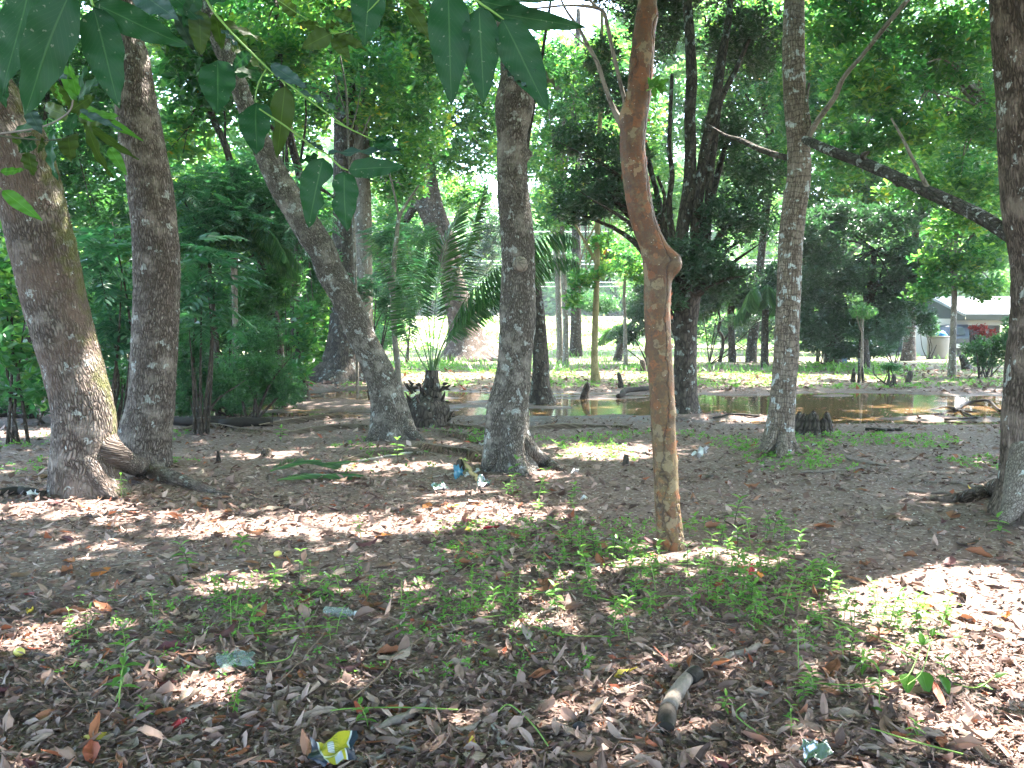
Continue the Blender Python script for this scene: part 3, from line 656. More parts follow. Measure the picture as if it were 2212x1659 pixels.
# ------------------------------------------------------------------ BACKGROUND TREES AND SHRUBS
def blob_points(b, n, rs):
    x, y, rx, ry, Y, dr = b
    c = at(x, y, Y); ax = px(rx, Y); az = px(ry, Y)
    q = rs.normal(0, 1, (n*3, 3)); q = nrm(q)*(rs.uniform(0, 1, (n*3, 1))**.40)
    P = c + q*np.array([ax, dr, az])
    s = 2.2/max(ax, az)
    P = P[fbm(P[:, 0]*s*1.3+x, P[:, 1]*s, P[:, 2]*s*1.3, seed=int(abs(x)) % 97) > -.20]
    return P[:n]
SPEC = {  # cluster style, leaf length, width, leaves per cluster, material, density
    'almond': ('ros', .23, .12, 7, 'leaf_almond', T6o),
    'almondfar': ('ros', .30, .165, 7, 'leaf_almond', T4),
    'mid': ('ros', .14, .065, 8, 'leaf_mid', T4),
    'dark': ('ros', .15, .06, 8, 'leaf_dark', T4),
    'darkbig': ('ros', .22, .10, 8, 'leaf_dark', T4),
    'small': ('ros', .07, .035, 8, 'leaf_mid', T4),
    'feather': ('pin', .55, .28, 9, 'leaf_feather', T4),
    'featherbig': ('pin', .75, .30, 8, 'leaf_feather', T6),
    'far': ('ros', .46, .27, 6, 'leaf_far', T4),
}
DENS = 11.8
def foliage(blobs, spec, dens=1.0, seed=0, droop=.25, spread=.35):
    st, L, W, k, mat, tpl = SPEC[spec]; rs = np.random.RandomState(seed+100); lv = Leaves()
    for b in blobs:
        Y = b[4]; area = math.pi*px(b[2], Y)*px(b[3], Y)
        if st == 'ros':
            n = int(min(12000, DENS*dens*area/(k*L*W*.55))) + 6
            P = blob_points(b, n, rs); P = P[P[:, 2] > ground(P[:, 0], P[:, 1])+.05]; P = P[~(in_gap(P, .9, .15) & (P[:, 2] > 2.6) & (rs.uniform(0, 1, len(P)) < (.8 if Y < 33 else 0)))]
            c = at(b[0], b[1], Y)
            tc = np.clip(.5 + .5*fbm(P[:, 0]*1.1, P[:, 1]*1.1, P[:, 2]*1.1, seed=seed)*1.6, 0, 1)
            if len(P): lv.add(*rosettes(P, k, L, W, rs, tpl, droop=droop, tintc=tc, tilt=.4))
        else:
            n = int(1.6*DENS*dens*area/(L*L*.22)) + 4
            P = blob_points(b, n, rs); P = P[P[:, 2] > ground(P[:, 0], P[:, 1])+.1]; P = P[~(in_gap(P, .9, .15) & (P[:, 2] > 2.6) & (rs.uniform(0, 1, len(P)) < (.8 if Y < 33 else 0)))]; a = rs.uniform(0, 6.28, len(P))
            D = np.stack([np.cos(a), np.sin(a)*.8, rs.normal(.15, .3, len(P))], -1)
            if len(P): lv.add(*pinnate(P, D, rs.uniform(.6, 1.15, len(P))*L, rs, k, W, .36, tpl))
    return lv, M[mat]
def shift(me, off):
    co_ = np.empty(len(me.vertices)*3, np.float32); me.vertices.foreach_get('co', co_)
    me.vertices.foreach_set('co', (co_.reshape(-1, 3)-np.array(off, np.float32)).astype(np.float32).ravel()); me.update()
def tree(label, Y, bark, trunk, blobs=(), spec='almond', dens=1.0, stems=(), limbs=(), lobes=(), seed=0, cat='tree', group=None, name='tree', nu=18, nv=70, auto=5, rough=.07, dY=()):
    p0 = at(trunk[0][0], trunk[0][1], Y); gz = float(ground(p0[0], Y)); off = np.array([p0[0], Y, gz])
    root = empty(name, off, label, cat, group)
    pts = []
    for i, (x, y, wd) in enumerate(trunk):
        dy = dY[i] if i < len(dY) else 0
        p = at(x, y, Y+dy); pts.append([p[0], Y+dy, p[2], px(wd, Y)/2])
    pts[0][2] = min(pts[0][2], gz) - .1
    V, Fq, B = tube(np.array(pts)-np.array([*off, 0]), nu, nv, lobes, (), rough, 0, seed)
    link('trunk', mesh_np('trunk', V, Fq, M[bark], vec=B), root)
    for s in stems:
        q = [[*at(x, y, Y+(s[1] if 0 else 0)), px(wd, Y)/2] for (x, y, wd) in s]
        V, Fq, B = tube(np.array(q)-np.array([*off, 0]), 12, 60, (), (), rough, 0, seed+1)
        link('stem', mesh_np('stem', V, Fq, M[bark], vec=B), root)
    for s in limbs:
        q = [[*at(x, y, Y), px(wd, Y)/2] for (x, y, wd) in s]
        V, Fq, B = tube(np.array(q)-np.array([*off, 0]), 8, 30, (), (), rough, 0, seed+2)
        link('branch', mesh_np('branch', V, Fq, M[bark], vec=B), root)
    rs = np.random.RandomState(seed+3)
    for b in list(blobs)[:auto]:
        c = at(b[0], b[1], b[4]); i = min(len(pts)-1, max(1, int(len(pts)*rs.uniform(.55, 1)))); s0 = np.array(pts[i])
        for q in range(2):
            e = c + rs.normal(0, 1, 3)*np.array([px(b[2], b[4])*.5, b[5]*.4, px(b[3], b[4])*.4]); mid = (s0[:3]+e)/2 + np.array([0, 0, .12*np.linalg.norm(e-s0[:3])]) + rs.normal(0, .15, 3)
            qq = np.array([[*s0[:3], max(.02, s0[3]*.45)], [*mid, max(.014, s0[3]*.25)], [*e, .008]]) - np.array([*off, 0])
            V, Fq, B = tube(qq, 6, 14, (), (), .05, 0, seed+q); link('branch', mesh_np('branch', V, Fq, M[bark], vec=B), root)
    if blobs:
        lv, m = foliage(blobs, spec, dens, seed)
        if lv.V:
            me = lv.mesh('crown', m); shift(me, off); tag(link('crown', me, root), kind='stuff')
    return root
def shrub(label, x, y, Y, blobs, spec, dens=1.0, seed=0, nst=5, bark='bark_dark', cat='shrub', group=None, name='shrub'):
    p0 = at(x, y, Y); gz = float(ground(p0[0], Y)); off = np.array([p0[0], Y, gz])
    root = empty(name, off, label, cat, group); rs = np.random.RandomState(seed+50)
    for k in range(nst):
        b = blobs[k % len(blobs)]; c = at(b[0], b[1], b[4])
        e = c + rs.normal(0, 1, 3)*np.array([px(b[2], b[4])*.5, b[5]*.4, px(b[3], b[4])*.4])
        s0 = np.array([p0[0]+rs.normal(0, .1), Y+rs.normal(0, .1), gz-.05]); mid = (s0+e)/2 + rs.normal(0, .12, 3)
        qq = np.array([[*s0, .03], [*mid, .02], [*e, .006]]) - np.array([*off, 0])
        V, Fq, B = tube(qq, 6, 14, (), (), .05, 0, seed+k); link('stem', mesh_np('stem', V, Fq, M[bark], vec=B), root)
    lv, m = foliage(blobs, spec, dens, seed)
    if lv.V:
        me = lv.mesh('foliage', m); shift(me, off); tag(link('foliage', me, root), kind='stuff')
    return root

# far wood behind the field, reads as one mass
def far_wood():
    rs = np.random.RandomState(2); lv = Leaves()
    cs = []
    for k in range(130):
        x = rs.uniform(-105, 105); y = 152 + rs.uniform(-14, 30)
        g = float(ground(x, y)); h = rs.uniform(10, 34)
        cs.append((x, y, g, h, rs.uniform(4, 8)))
    for (x, y, g, h, r) in cs:
        n = int(6*h)
        q = nrm(rs.normal(0, 1, (n, 3)))*(rs.uniform(.35, 1, (n, 1))**.5); P = np.array([x, y, g+h*.52]) + q*np.array([r, r, h*.52])
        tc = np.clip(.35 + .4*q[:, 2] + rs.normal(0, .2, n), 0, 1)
        lv.add(*rosettes(P, 5, 1.8, 1.25, rs, T4, up=.2, tilt=.6, tintc=tc))
    for k in range(90):
        x = -75 + 150*(k+.5)/90 + rs.normal(0, 1); y = 131 + rs.uniform(-2, 6); g = float(ground(x, y)); h = rs.uniform(4, 8); q = nrm(rs.normal(0, 1, (80, 3)))*(rs.uniform(.2, 1, (80, 1))**.5)
        P = np.array([x, y, g+h*.42]) + q*np.array([2.6, 2, h*.52]); P = P[P[:, 2] > g]
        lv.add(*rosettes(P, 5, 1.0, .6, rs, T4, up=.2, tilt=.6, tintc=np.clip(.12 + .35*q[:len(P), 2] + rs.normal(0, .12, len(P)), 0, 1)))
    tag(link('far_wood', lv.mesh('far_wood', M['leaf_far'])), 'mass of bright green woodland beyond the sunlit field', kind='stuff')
far_wood()
# thicket of the middle distance, left
def thicket(name, label, blobs, spec, dens, seed):
    lv, m = foliage(blobs, spec, dens, seed); tag(link(name, lv.mesh(name, m)), label, kind='stuff')
thicket('thicket', 'dense green thicket filling the gaps between the trees at the back', 
        [(60,700,170,160,24,1.5),(300,640,150,200,26,1.5),(560,700,150,130,27,1.5),(150,430,200,160,27,1.5),(430,440,170,160,28,1.5),(650,520,90,150,30,1.5),(680,760,60,60,29,1),
         (-60,300,120,300,26,1.5),(820,700,40,60,48,2)], 'almondfar', .75, 3)
thicket('thicket', 'pale green thicket closing off the clearing beyond the right hand trees',
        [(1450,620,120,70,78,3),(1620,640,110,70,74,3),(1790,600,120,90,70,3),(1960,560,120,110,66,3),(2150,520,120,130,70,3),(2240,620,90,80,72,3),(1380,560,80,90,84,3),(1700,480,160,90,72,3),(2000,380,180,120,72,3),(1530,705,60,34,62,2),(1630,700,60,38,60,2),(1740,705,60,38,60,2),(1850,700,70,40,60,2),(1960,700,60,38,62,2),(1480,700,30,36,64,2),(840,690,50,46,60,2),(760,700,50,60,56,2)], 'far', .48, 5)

tree('massive dark buttressed trunk at the edge of the left thicket', 26, 'bark_dark',
     [(738,824,100),(741,780,66),(741,700,52),(741,600,47),(742,500,46),(744,300,45),(745,100,42),(748,-120,40),(752,-300,34)],
     [(610,60,150,110,26,2),(780,150,120,110,25,2),(680,-120,300,140,26,3),(640,250,90,70,27,1.5),(830,40,110,100,27,2),(1000,-170,260,110,26,3)], 'almond', .52,
     limbs=[[(745,250,20),(700,200,17),(660,185,14),(600,178,12),(560,165,8)],[(742,300,16),(770,240,12),(800,180,8)],[(660,185,8),(690,180,9),(675,170,5)]], lobes=[(3.1,.9,.7),(-.3,.7,.7),(-1.6,.7,.6)], seed=3, nu=40)
tree('paler column trunk standing just behind the dark buttressed one', 27.5, 'bark_grey',
     [(788,822,60),(787,780,48),(784,700,44),(784,600,42),(783,500,40),(781,400,39),(778,300,36),(772,200,32),(766,60,28),(762,-150,24)],
     [(880,260,100,90,27,2),(860,380,70,60,28,1.2),(700,40,60,70,28,2),(920,120,110,100,28,2)], 'almond', .55, limbs=[[(775,240,14),(800,215,11),(840,160,7)],[(772,200,12),(745,150,8),(735,90,6)]],
     lobes=[(0,.5,.5),(-1.6,.5,.5),(3,.4,.5)], seed=5, nu=30)
tree('spreading old tree with flaring exposed roots on the lit bank', 44, 'bark_ridged',
     [(1012,778,92),(1008,752,76),(1003,720,62),(996,680,58),(985,640,54),(972,590,50),(955,540,44),(938,490,38),(930,430,32),(925,360,28),(915,260,24),(905,120,20),(900,-60,16)],
     [(960,180,110,90,42,2),(1020,300,80,80,43,2),(930,330,80,60,44,2),(860,470,60,70,45,2),(1010,420,60,40,46,1.5),(850,560,50,60,46,1.5),(960,30,140,90,43,2),(1060,200,60,100,44,2)], 'almondfar', .62,
     stems=[[(950,530,34),(925,470,30),(895,425,26),(865,398,22),(830,385,16),(800,350,10)],[(985,560,26),(965,500,24),(948,450,22),(938,400,18),(925,330,14),(920,250,10)]],
     limbs=[[(900,440,20),(880,470,16),(862,500,14),(855,560,12)]], lobes=[(0,1.0,.9),(3.1,.7,.8),(-1.2,.7,.8),(-2,.5,.7)], seed=7, nu=44)
o = bpy.data.objects['tree.008'] if 'tree.008' in bpy.data.objects else None
bigroot = [x for x in COL.objects if x.get('label', '').startswith('spreading old tree')][0]
YB = bigroot.location[1]
def broot(pts, sd):
    q = np.array([[at(x, y, YB-d)[0], YB-d, max(at(x, y, YB-d)[2], float(ground(at(x, y, YB-d)[0], YB-d))-.02), px(wd, YB)/2] for (x, y, wd, d) in pts]); q[:, :3] -= np.array(bigroot.location)
    V, Fq, B = tube(q, 12, 30, (), (), .12, 0, sd); link('root', mesh_np('root', V, Fq, M['bark_root'], vec=B), bigroot)
broot([(1030,740,24,.3),(1046,762,20,.6),(1062,774,14,1),(1090,780,6,1.4)], 2); broot([(988,745,20,.3),(972,766,16,.7),(955,776,10,1.2),(930,782,5,1.6)], 3)
broot([(1000,745,18,.5),(996,768,16,1),(985,782,10,1.5),(1010,790,5,2)], 4); broot([(1035,750,16,.5),(1040,772,12,1.2),(1058,784,6,1.8)], 5)
tree('dark trunk standing in the pond close behind the central trunk', 19.6, 'bark_dark',
     [(1170,866,52),(1168,840,40),(1168,780,34),(1164,700,31),(1158,640,28),(1148,560,26),(1138,480,24),(1128,380,22),(1118,280,20),(1110,140,18),(1105,-40,16),(1100,-220,14)],
     [(1180,-160,140,90,19.6,2)], 'almond', .4, lobes=[(0,.6,.25),(3,.3,.2)], seed=9, nu=24)
tree('black slender trunk in the middle of the clearing', 50, 'bark_dark',
     [(1244,754,32),(1244,735,26),(1244,690,23),(1245,600,21),(1245,500,19),(1244,400,18),(1243,300,16),(1246,150,13),(1250,20,10)],
     [(1240,600,50,24,50,1.5),(1210,560,40,24,50,1.2),(1280,650,55,18,48,1.2),(1190,420,50,50,50,1.5),(1300,660,40,16,49,1)], 'mid', .8, seed=11)
tree('thin yellowish trunk lit along one edge on the far bank', 26, 'bark_yellow',
     [(1288,824,26),(1286,806,20),(1284,780,15),(1285,720,14),(1288,640,13),(1290,560,12),(1291,480,12),(1293,380,11),(1296,260,10),(1300,140,8),(1300,20,6)],
     [(1262,602,34,22,26,.5),(1310,580,34,20,26,.5),(1240,640,18,26,26,.4),(1300,520,30,20,26,.5)], 'almond', .40, limbs=[[(1289,570,7),(1268,530,6),(1240,480,5),(1225,440,3)],[(1289,600,5),(1262,610,4),(1235,650,3)]], seed=13)
tree('bright backlit sapling crown hanging over the clearing', 36, 'bark_grey',
     [(1352,760,10),(1350,700,8),(1348,640,7),(1352,580,6),(1360,520,5)],
     [(1350,560,70,40,35,1.2),(1395,590,50,24,35,1),(1310,540,50,30,36,1)], 'almond', .55, seed=15)
# many-stemmed dark tree
tree('dark many-stemmed tree rising from the pond behind the red trunk', 17.2, 'bark_dark',
     [(1477,888,66),(1478,860,54),(1480,820,50),(1481,760,48),(1482,700,50),(1486,640,54),(1490,600,52)],
     [(1290,410,95,52,17.5,1.0),(1250,445,60,36,17.2,.7),(1330,330,75,50,17.5,.9),(1500,560,95,52,16.4,.7),(1590,470,90,60,16.8,.9),(1570,600,70,40,16.8,.7),(1400,470,50,50,18,.8),(1250,300,60,40,18,.8),(1440,640,50,30,16.6,.5),
      (1330,200,60,50,18,1),(1580,300,70,80,18,1),(1610,90,100,80,18,1.2),(1420,60,70,70,18.5,1.2),(1480,-60,260,70,18,2),(1300,120,40,40,18.5,.8),(1640,380,60,60,17,.8)], 'dark', .62,
     stems=[[(1470,640,34),(1466,560,28),(1478,470,28),(1488,400,26),(1492,330,26),(1490,250,24),(1494,170,24),(1490,80,22),(1484,0,20),(1480,-60,16)],
            [(1490,620,34),(1502,540,26),(1504,460,24),(1512,400,24),(1522,330,23),(1534,270,24),(1548,200,22),(1560,120,19),(1574,40,15),(1580,-40,12)],
            [(1500,600,26),(1526,520,18),(1530,430,16),(1536,360,16),(1544,300,16),(1556,220,14),(1590,150,11),(1620,80,8)],
            [(1474,600,22),(1455,520,15),(1446,440,12),(1452,380,11),(1446,320,10),(1448,240,9),(1452,160,8)],
            [(1466,640,16),(1440,560,10),(1430,500,9),(1436,430,8),(1420,380,6)],
            [(1506,640,14),(1530,610,11),(1552,570,9),(1572,540,7),(1600,520,5)]],
     lobes=[(-.2,.4,.2),(3.1,.3,.2),(-1.5,.3,.2)], seed=17, nu=40, auto=11)
tree('lone dark trunk leaning slightly at the back of the clearing', 42, 'bark_dark',
     [(1622,758,26),(1626,730,22),(1634,680,18),(1640,600,17),(1650,500,16),(1662,400,15),(1668,310,14),(1650,220,12),(1630,130,10),(1610,20,8)],
     [(1620,60,110,80,42,2),(1700,200,100,90,41,2),(1560,180,80,80,43,2),(1660,350,80,60,41,1.5),(1780,120,80,100,42,2)], 'almondfar', .70, seed=19)
tree('dense dark bluish tree spreading low between the pale trunk and the house', 33, 'bark_dark',
     [(1868,782,28),(1866,740,20),(1870,690,17),(1880,620,15),(1890,540,12)],
     [(1800,600,85,60,33,1.6),(1880,545,95,60,32.5,1.6),(1940,640,60,50,33,1.2),(1770,690,75,48,33.5,1.2),(1850,690,80,40,33,1.4),(1760,500,70,50,33,1.5),(1980,560,60,50,33,1.3),(1900,480,80,40,33,1.5),(2010,610,30,30,33,1),(1960,450,60,30,33,1),(1810,455,60,24,33,1),(1740,600,30,60,33,1),(1720,520,30,40,33,1),(2000,690,20,30,33,.6),(1830,750,90,22,34,1)], 'darkbig', .85, seed=21, auto=9)
tree('straight brown trunk beside the house corner', 44, 'bark_ridged',
     [(1962,772,36),(1964,750,26),(1967,700,20),(1970,640,18),(1974,560,16),(1980,460,15),(1985,360,13),(1990,240,10)],
     [(1960,420,90,60,43,2),(2060,360,90,70,43,2),(2030,470,70,50,44,2)], 'almondfar', .6, seed=23)
tree('young grey tree with fresh green crown standing before the house', 29, 'bark_grey',
     [(2058,795,22),(2057,780,16),(2059,720,13),(2061,660,12),(2062,600,10),(2063,540,8),(2070,495,6)],
     [(2050,600,60,30,29,.8),(2100,560,66,34,29,.8),(2010,560,50,30,29,.7),(2130,620,50,26,28.5,.6),(1990,630,36,24,29,.5),(2150,520,60,40,29.5,.8),(2060,500,60,36,29,.8)], 'almond', .60,
     limbs=[[(2062,600,6),(2040,560,5),(2010,530,3)],[(2062,560,6),(2090,520,5),(2120,490,3)]], seed=25)
tree('broad leafy tree filling the upper right behind the lichened limb', 25, 'bark_grey',
     [(2330,800,40),(2320,700,34),(2290,560,30),(2240,420,26),(2190,310,24),(2150,250,20),(2110,200,16),(2060,140,12)],
     [(1880,170,110,80,23,1.5),(2030,110,120,90,24,1.5),(2150,60,100,90,25,1.5),(1840,50,110,80,24,1.5),(2110,260,90,70,25,1.5),(1960,290,90,60,24,1.4),(1830,330,60,60,24,1.2),(2000,390,100,50,26,1.4),(2130,400,60,70,26,1.3),(1960,-60,220,50,24,2),(2080,470,80,30,27,1)], 'almond', .66,
     limbs=[[(2060,140,9),(2020,100,8),(1990,60,7),(1960,80,5),(1940,120,4)],[(2020,100,6),(1995,130,5),(2010,180,5),(2050,250,4)]], seed=27, auto=8, nu=16)
tree('green wall of a tree further back on the right', 38, 'bark_grey',
     [(1790,775,22),(1788,700,18),(1790,600,16),(1800,450,14),(1810,300,12)],
     [(1800,430,90,70,38,2),(1920,400,110,80,38,2),(2080,340,120,100,39,2),(1780,250,100,110,38,2),(1920,190,120,110,39,2),(2100,150,120,110,40,2),(2180,420,80,100,38,2),(1740,90,100,100,38,2)], 'almondfar', .75, seed=29)
tree('leafy tree crown spread above the clearing between the centre and red trunks', 40, 'bark_grey',
     [(1210,768,16),(1208,700,14),(1205,600,13),(1200,500,12),(1205,380,10),(1215,260,8)],
     [(1190,330,60,60,40,2),(1240,220,70,60,40,2),(1200,430,50,40,41,1.5),(1380,250,60,90,40,2),(1330,90,50,30,41,1.5),(1400,360,50,60,41,1.5),(1180,150,50,60,41,1.5)], 'almondfar', .55, seed=31)
tree('tall airy pale tree far back behind the red trunk', 60, 'bark_grey',
     [(1440,742,14),(1442,700,12),(1445,500,11),(1450,300,10),(1455,120,8)],
     [(1370,120,100,90,60,3),(1480,230,100,110,58,3),(1420,20,110,70,60,3),(1500,90,90,90,60,3),(1290,260,80,80,60,3),(1380,330,80,80,60,3),(1460,430,80,80,60,3),(1240,120,50,50,60,2),(1330,440,70,60,60,2)], 'far', .55, seed=121, auto=0)
tree('tall airy pale tree far back behind the pale lichened trunk', 62, 'bark_grey',
     [(1700,742,14),(1702,700,12),(1700,500,11),(1690,300,10),(1680,120,8)],
     [(1600,60,110,90,60,3),(1700,160,100,110,58,3),(1800,30,110,90,60,3),(1620,280,100,90,60,3),(1740,320,90,90,60,3),(1560,400,90,70,60,3),(1880,150,110,110,60,3),(1990,50,120,110,60,3),(2120,180,130,130,60,3)], 'far', .55, seed=123, auto=0)
tree('tall pale tree far back at the left behind the straight trunk', 50, 'bark_grey',
     [(400,742,14),(402,700,12),(405,500,11),(410,300,10),(415,120,8)],
     [(300,100,130,110,50,3),(480,60,130,110,50,3),(640,180,120,110,50,3),(380,260,120,90,50,3),(160,220,130,120,50,3),(40,100,130,120,50,3),(560,330,110,80,50,3),(820,240,90,90,52,3),(1010,100,110,90,54,3),(1110,300,60,110,56,3)], 'far', .6, seed=125, auto=0)
tree('bright airy tree closing the view between the central and the red trunk', 37, 'bark_grey',
     [(1222,768,14),(1222,700,12),(1218,600,11),(1214,450,10),(1216,300,8),(1225,170,6)],
     [(1180,120,50,60,37,1.5),(1260,150,70,60,37,1.5),(1200,230,60,70,37,1.5),(1290,270,60,60,37,1.5),(1180,340,50,60,37,1.5),(1240,400,60,50,37,1.5),(1300,120,60,70,37,1.5),(1190,470,50,40,37,1.2)], 'almondfar', .42, seed=133, auto=6)
# left side
tree('dark vine-wrapped trunk leaning beside the buttressed one', 20.5, 'bark_dark',
     [(656,832,34),(650,800,24),(642,740,20),(638,680,19),(640,600,19),(644,540,18),(649,440,17),(646,372,17),(632,320,17),(622,260,16),(612,190,15),(602,100,13),(596,0,11),(592,-100,9)],
     [(560,120,90,80,20.5,1.5),(650,90,80,80,20,1.5),(520,220,70,60,20.5,1.2),(660,700,34,60,20,.5),(640,790,36,30,20,.5),(580,-60,200,80,20,2)], 'almond', .55, limbs=[[(648,385,10),(672,400,9),(700,412,7),(725,430,5)]], seed=33)
tree('slim trunk slanting down to the right behind the straight thick trunk', 18.5, 'bark_dark',
     [(612,790,22),(600,720,18),(585,650,17),(566,580,17),(543,527,16),(528,441,15),(502,366,15),(486,312,15),(462,260,14),(446,210,13),(432,140,11),(420,40,9),(412,-60,7)],
     [(430,180,90,90,18.5,1.2),(400,60,110,80,18.5,1.3),(500,110,70,70,18.5,1),(380,300,60,60,18.5,1)], 'almond', .62, seed=35)
tree('feathery dark tree filling the gap left of the slanting trunk', 17, 'bark_dark',
     [(470,840,14),(468,760,12),(462,680,10),(455,600,9),(450,520,7),(455,440,5)],
     [(450,420,95,60,17,1),(560,400,80,60,17.5,1),(420,520,60,50,16.6,.8),(590,500,80,60,17.5,1),(500,480,80,40,16.6,.8),(640,450,50,60,18,.8)], 'feather', .55, seed=37, auto=6)
tree('leafy tree standing behind the mossy trunk at the left edge', 16, 'bark_dark',
     [(60,800,20),(62,700,17),(70,560,15),(84,400,13),(100,240,10),(110,100,8)],
     [(40,380,90,80,16,1.2),(180,330,80,90,16,1.2),(130,140,130,100,16,1.3),(230,470,50,70,16,1),(20,200,90,80,16,1.2),(240,250,50,70,16,1),(180,0,220,70,16,1.5)], 'mid', .62, seed=39)
shrub('big dark pinnate-leaved shrub between the mossy and the straight trunk', 236, 860, 12.6, [(222,640,52,60,12.6,.6),(238,730,44,60,12.6,.5),(216,560,46,50,12.6,.6),(250,510,40,40,12.8,.5)], 'featherbig', .40, 41)
shrub('pinnate-leaved shrub peeking out right of the straight trunk', 430, 850, 13.0, [(420,640,40,50,13,.5),(440,600,46,30,13,.5),(420,560,40,40,13.2,.4),(430,700,44,34,13,.4)], 'featherbig', .38, 43)
shrub('dark leafy shrub at the left edge of the picture', 40, 870, 12, [(30,640,50,70,12,.5),(40,760,60,60,12,.5),(10,540,50,60,12,.5),(60,840,50,30,12,.4)], 'almond', .40, 45)
shrub('low bright-tipped shrub between the two left trunks', 250, 880, 13.6, [(246,830,22,34,13.6,.3),(256,800,18,24,13.6,.3)], 'mid', .5, 47)
shrub('small-leaved bush beside the straight thick trunk', 430, 880, 13.6, [(420,780,44,60,13.6,.5),(460,830,60,40,13.8,.5),(400,850,30,30,13.4,.4)], 'small', .70, 49)
shrub('dense dark bush sprawling towards the pond edge', 540, 880, 15.5, [(530,790,70,56,15.6,.7),(590,810,56,46,16,.7),(500,840,60,34,15.2,.6),(560,720,60,40,16,.7),(620,840,40,24,16,.5)], 'small', .62, 51)
shrub('tangle of light green bush under the feathery tree', 500, 830, 17.6, [(470,700,70,60,17.6,.8),(560,660,60,50,18,.8),(610,600,50,60,18.5,.8),(520,620,60,50,18,.8)], 'mid', .60, 53)
shrub('bright green bush glowing behind the slanting trunk', 590, 800, 21, [(600,730,60,50,21.5,.8),(680,640,40,60,22,.8),(690,560,40,40,22,.8)], 'mid', .6, 55)
shrub('leafy shoots growing in front of the big buttresses', 800, 650, 24, [(770,620,46,34,23,.5),(840,640,40,40,24,.5),(870,590,36,50,25,.5),(830,520,40,40,25,.5)], 'feather', .5, 57)
shrub('green bush behind the palm on the left', 880, 770, 40, [(860,650,50,50,40,1),(900,600,60,50,41,1),(830,730,26,30,38,.6),(900,520,50,40,42,1)], 'mid', .5, 59)
shrub('cluster of small drooping trees and shrubs left of the house', 1930, 770, 40, [(1925,700,44,50,40,.8),(1900,740,40,30,40,.8),(1960,600,50,40,41,.8)], 'dark', .7, 61)
shrub('rounded dark shrub beside the red-trunked clearing', 1400, 745, 38, [(1392,690,44,44,38,.8),(1350,720,30,24,38,.6),(1410,620,40,44,38,.8)], 'dark', .7, 63)
shrub('leafy bush with thin stems growing before the carport', 2125, 800, 27.5, [(2110,748,34,22,27.5,.4),(2160,745,30,26,27.5,.4),(2130,775,40,14,27.5,.3)], 'mid', .7, 65)
shrub('shrub with dark red and crimson leaves against the carport', 2132, 792, 28.6, [(2116,712,20,12,28.6,.25),(2140,722,24,10,28.6,.25),(2160,730,14,8,28.6,.2)], 'dark', .22, 67)
rb = COL.objects[-1]
rb.data.materials[0] = M['leaf_red']
shrub('small green bush near the right trunk by the house', 2190, 800, 27, [(2185,720,24,40,27,.4),(2192,770,24,24,27,.4)], 'mid', .7, 69)
shrub('low green shoots sprouting from a cut stump near the house', 1925, 806, 24, [(1925,792,22,8,24,.25)], 'small', 1.0, 71)
shrub('green plant growing beside the plastic barrel', 2010, 745, 46, [(2008,712,20,18,46,.4),(2000,690,24,14,46,.4)], 'mid', .8, 73)

shrub('dark shrubby growth under the small palm at the back of the clearing', 1530, 760, 39, [(1500,650,50,40,39,1),(1560,610,60,40,39,1),(1640,640,60,36,39,1),(1690,600,50,40,39,1),(1720,680,30,50,38,1),(1600,690,40,16,40,.8)], 'darkbig', .8, 173)
shrub('long dark bush line closing the back of the clearing on the right', 1640, 755, 52, [(1480,700,50,34,52,1.5),(1570,712,50,28,52,1.5),(1660,704,60,32,52,1.5),(1760,712,60,30,52,1.5),(1850,700,60,36,52,1.5),(1930,690,40,40,52,1.5),(1550,640,60,30,53,1.5),(1700,640,70,34,53,1.5)], 'darkbig', .62, 185)
shrub('dense bush wall far back beside the buttressed trunks', 850, 745, 54, [(830,700,40,44,54,1.5),(800,620,50,60,54,1.5),(860,560,60,60,55,1.5),(1010,560,60,50,60,1.5),(1060,500,50,60,60,1.5)], 'darkbig', .5, 187)
shrub('dim leafy bushes between the pale trunk and the dark bluish tree', 1770, 780, 37, [(1750,640,50,50,37,1),(1770,560,50,50,37,1),(1760,710,34,40,36,.8)], 'darkbig', .8, 175)
shrub('tall green bush filling the space left of the dark buttresses', 690, 800, 30, [(690,700,50,70,30,1),(640,620,60,60,30,1),(700,560,50,60,30,1),(560,640,70,70,30,1)], 'almondfar', .6, 177)
shrub('low dark undergrowth edging the mud left of the slanting trunk', 520, 884, 16.4, [(420,870,60,26,16,.6),(520,868,60,24,16.4,.6),(610,858,50,22,17,.6),(330,868,50,30,15.6,.6),(480,840,70,30,16.8,.6),(590,830,60,30,17.4,.6)], 'small', .7, 181)
shrub('low dark growth round the feet of the two left trunks', 110, 884, 15, [(70,860,70,30,15,.6),(180,850,60,36,15.4,.6),(250,866,40,26,15,.5),(-10,850,60,40,15,.6),(120,800,80,50,16,.7)], 'mid', .55, 183)
shrub('shady bush behind the two left trunks', 260, 860, 19, [(200,640,110,90,19,1),(280,740,90,80,18,.8),(100,760,100,70,18,.8),(400,760,60,90,18.5,.8)], 'mid', .55, 179)
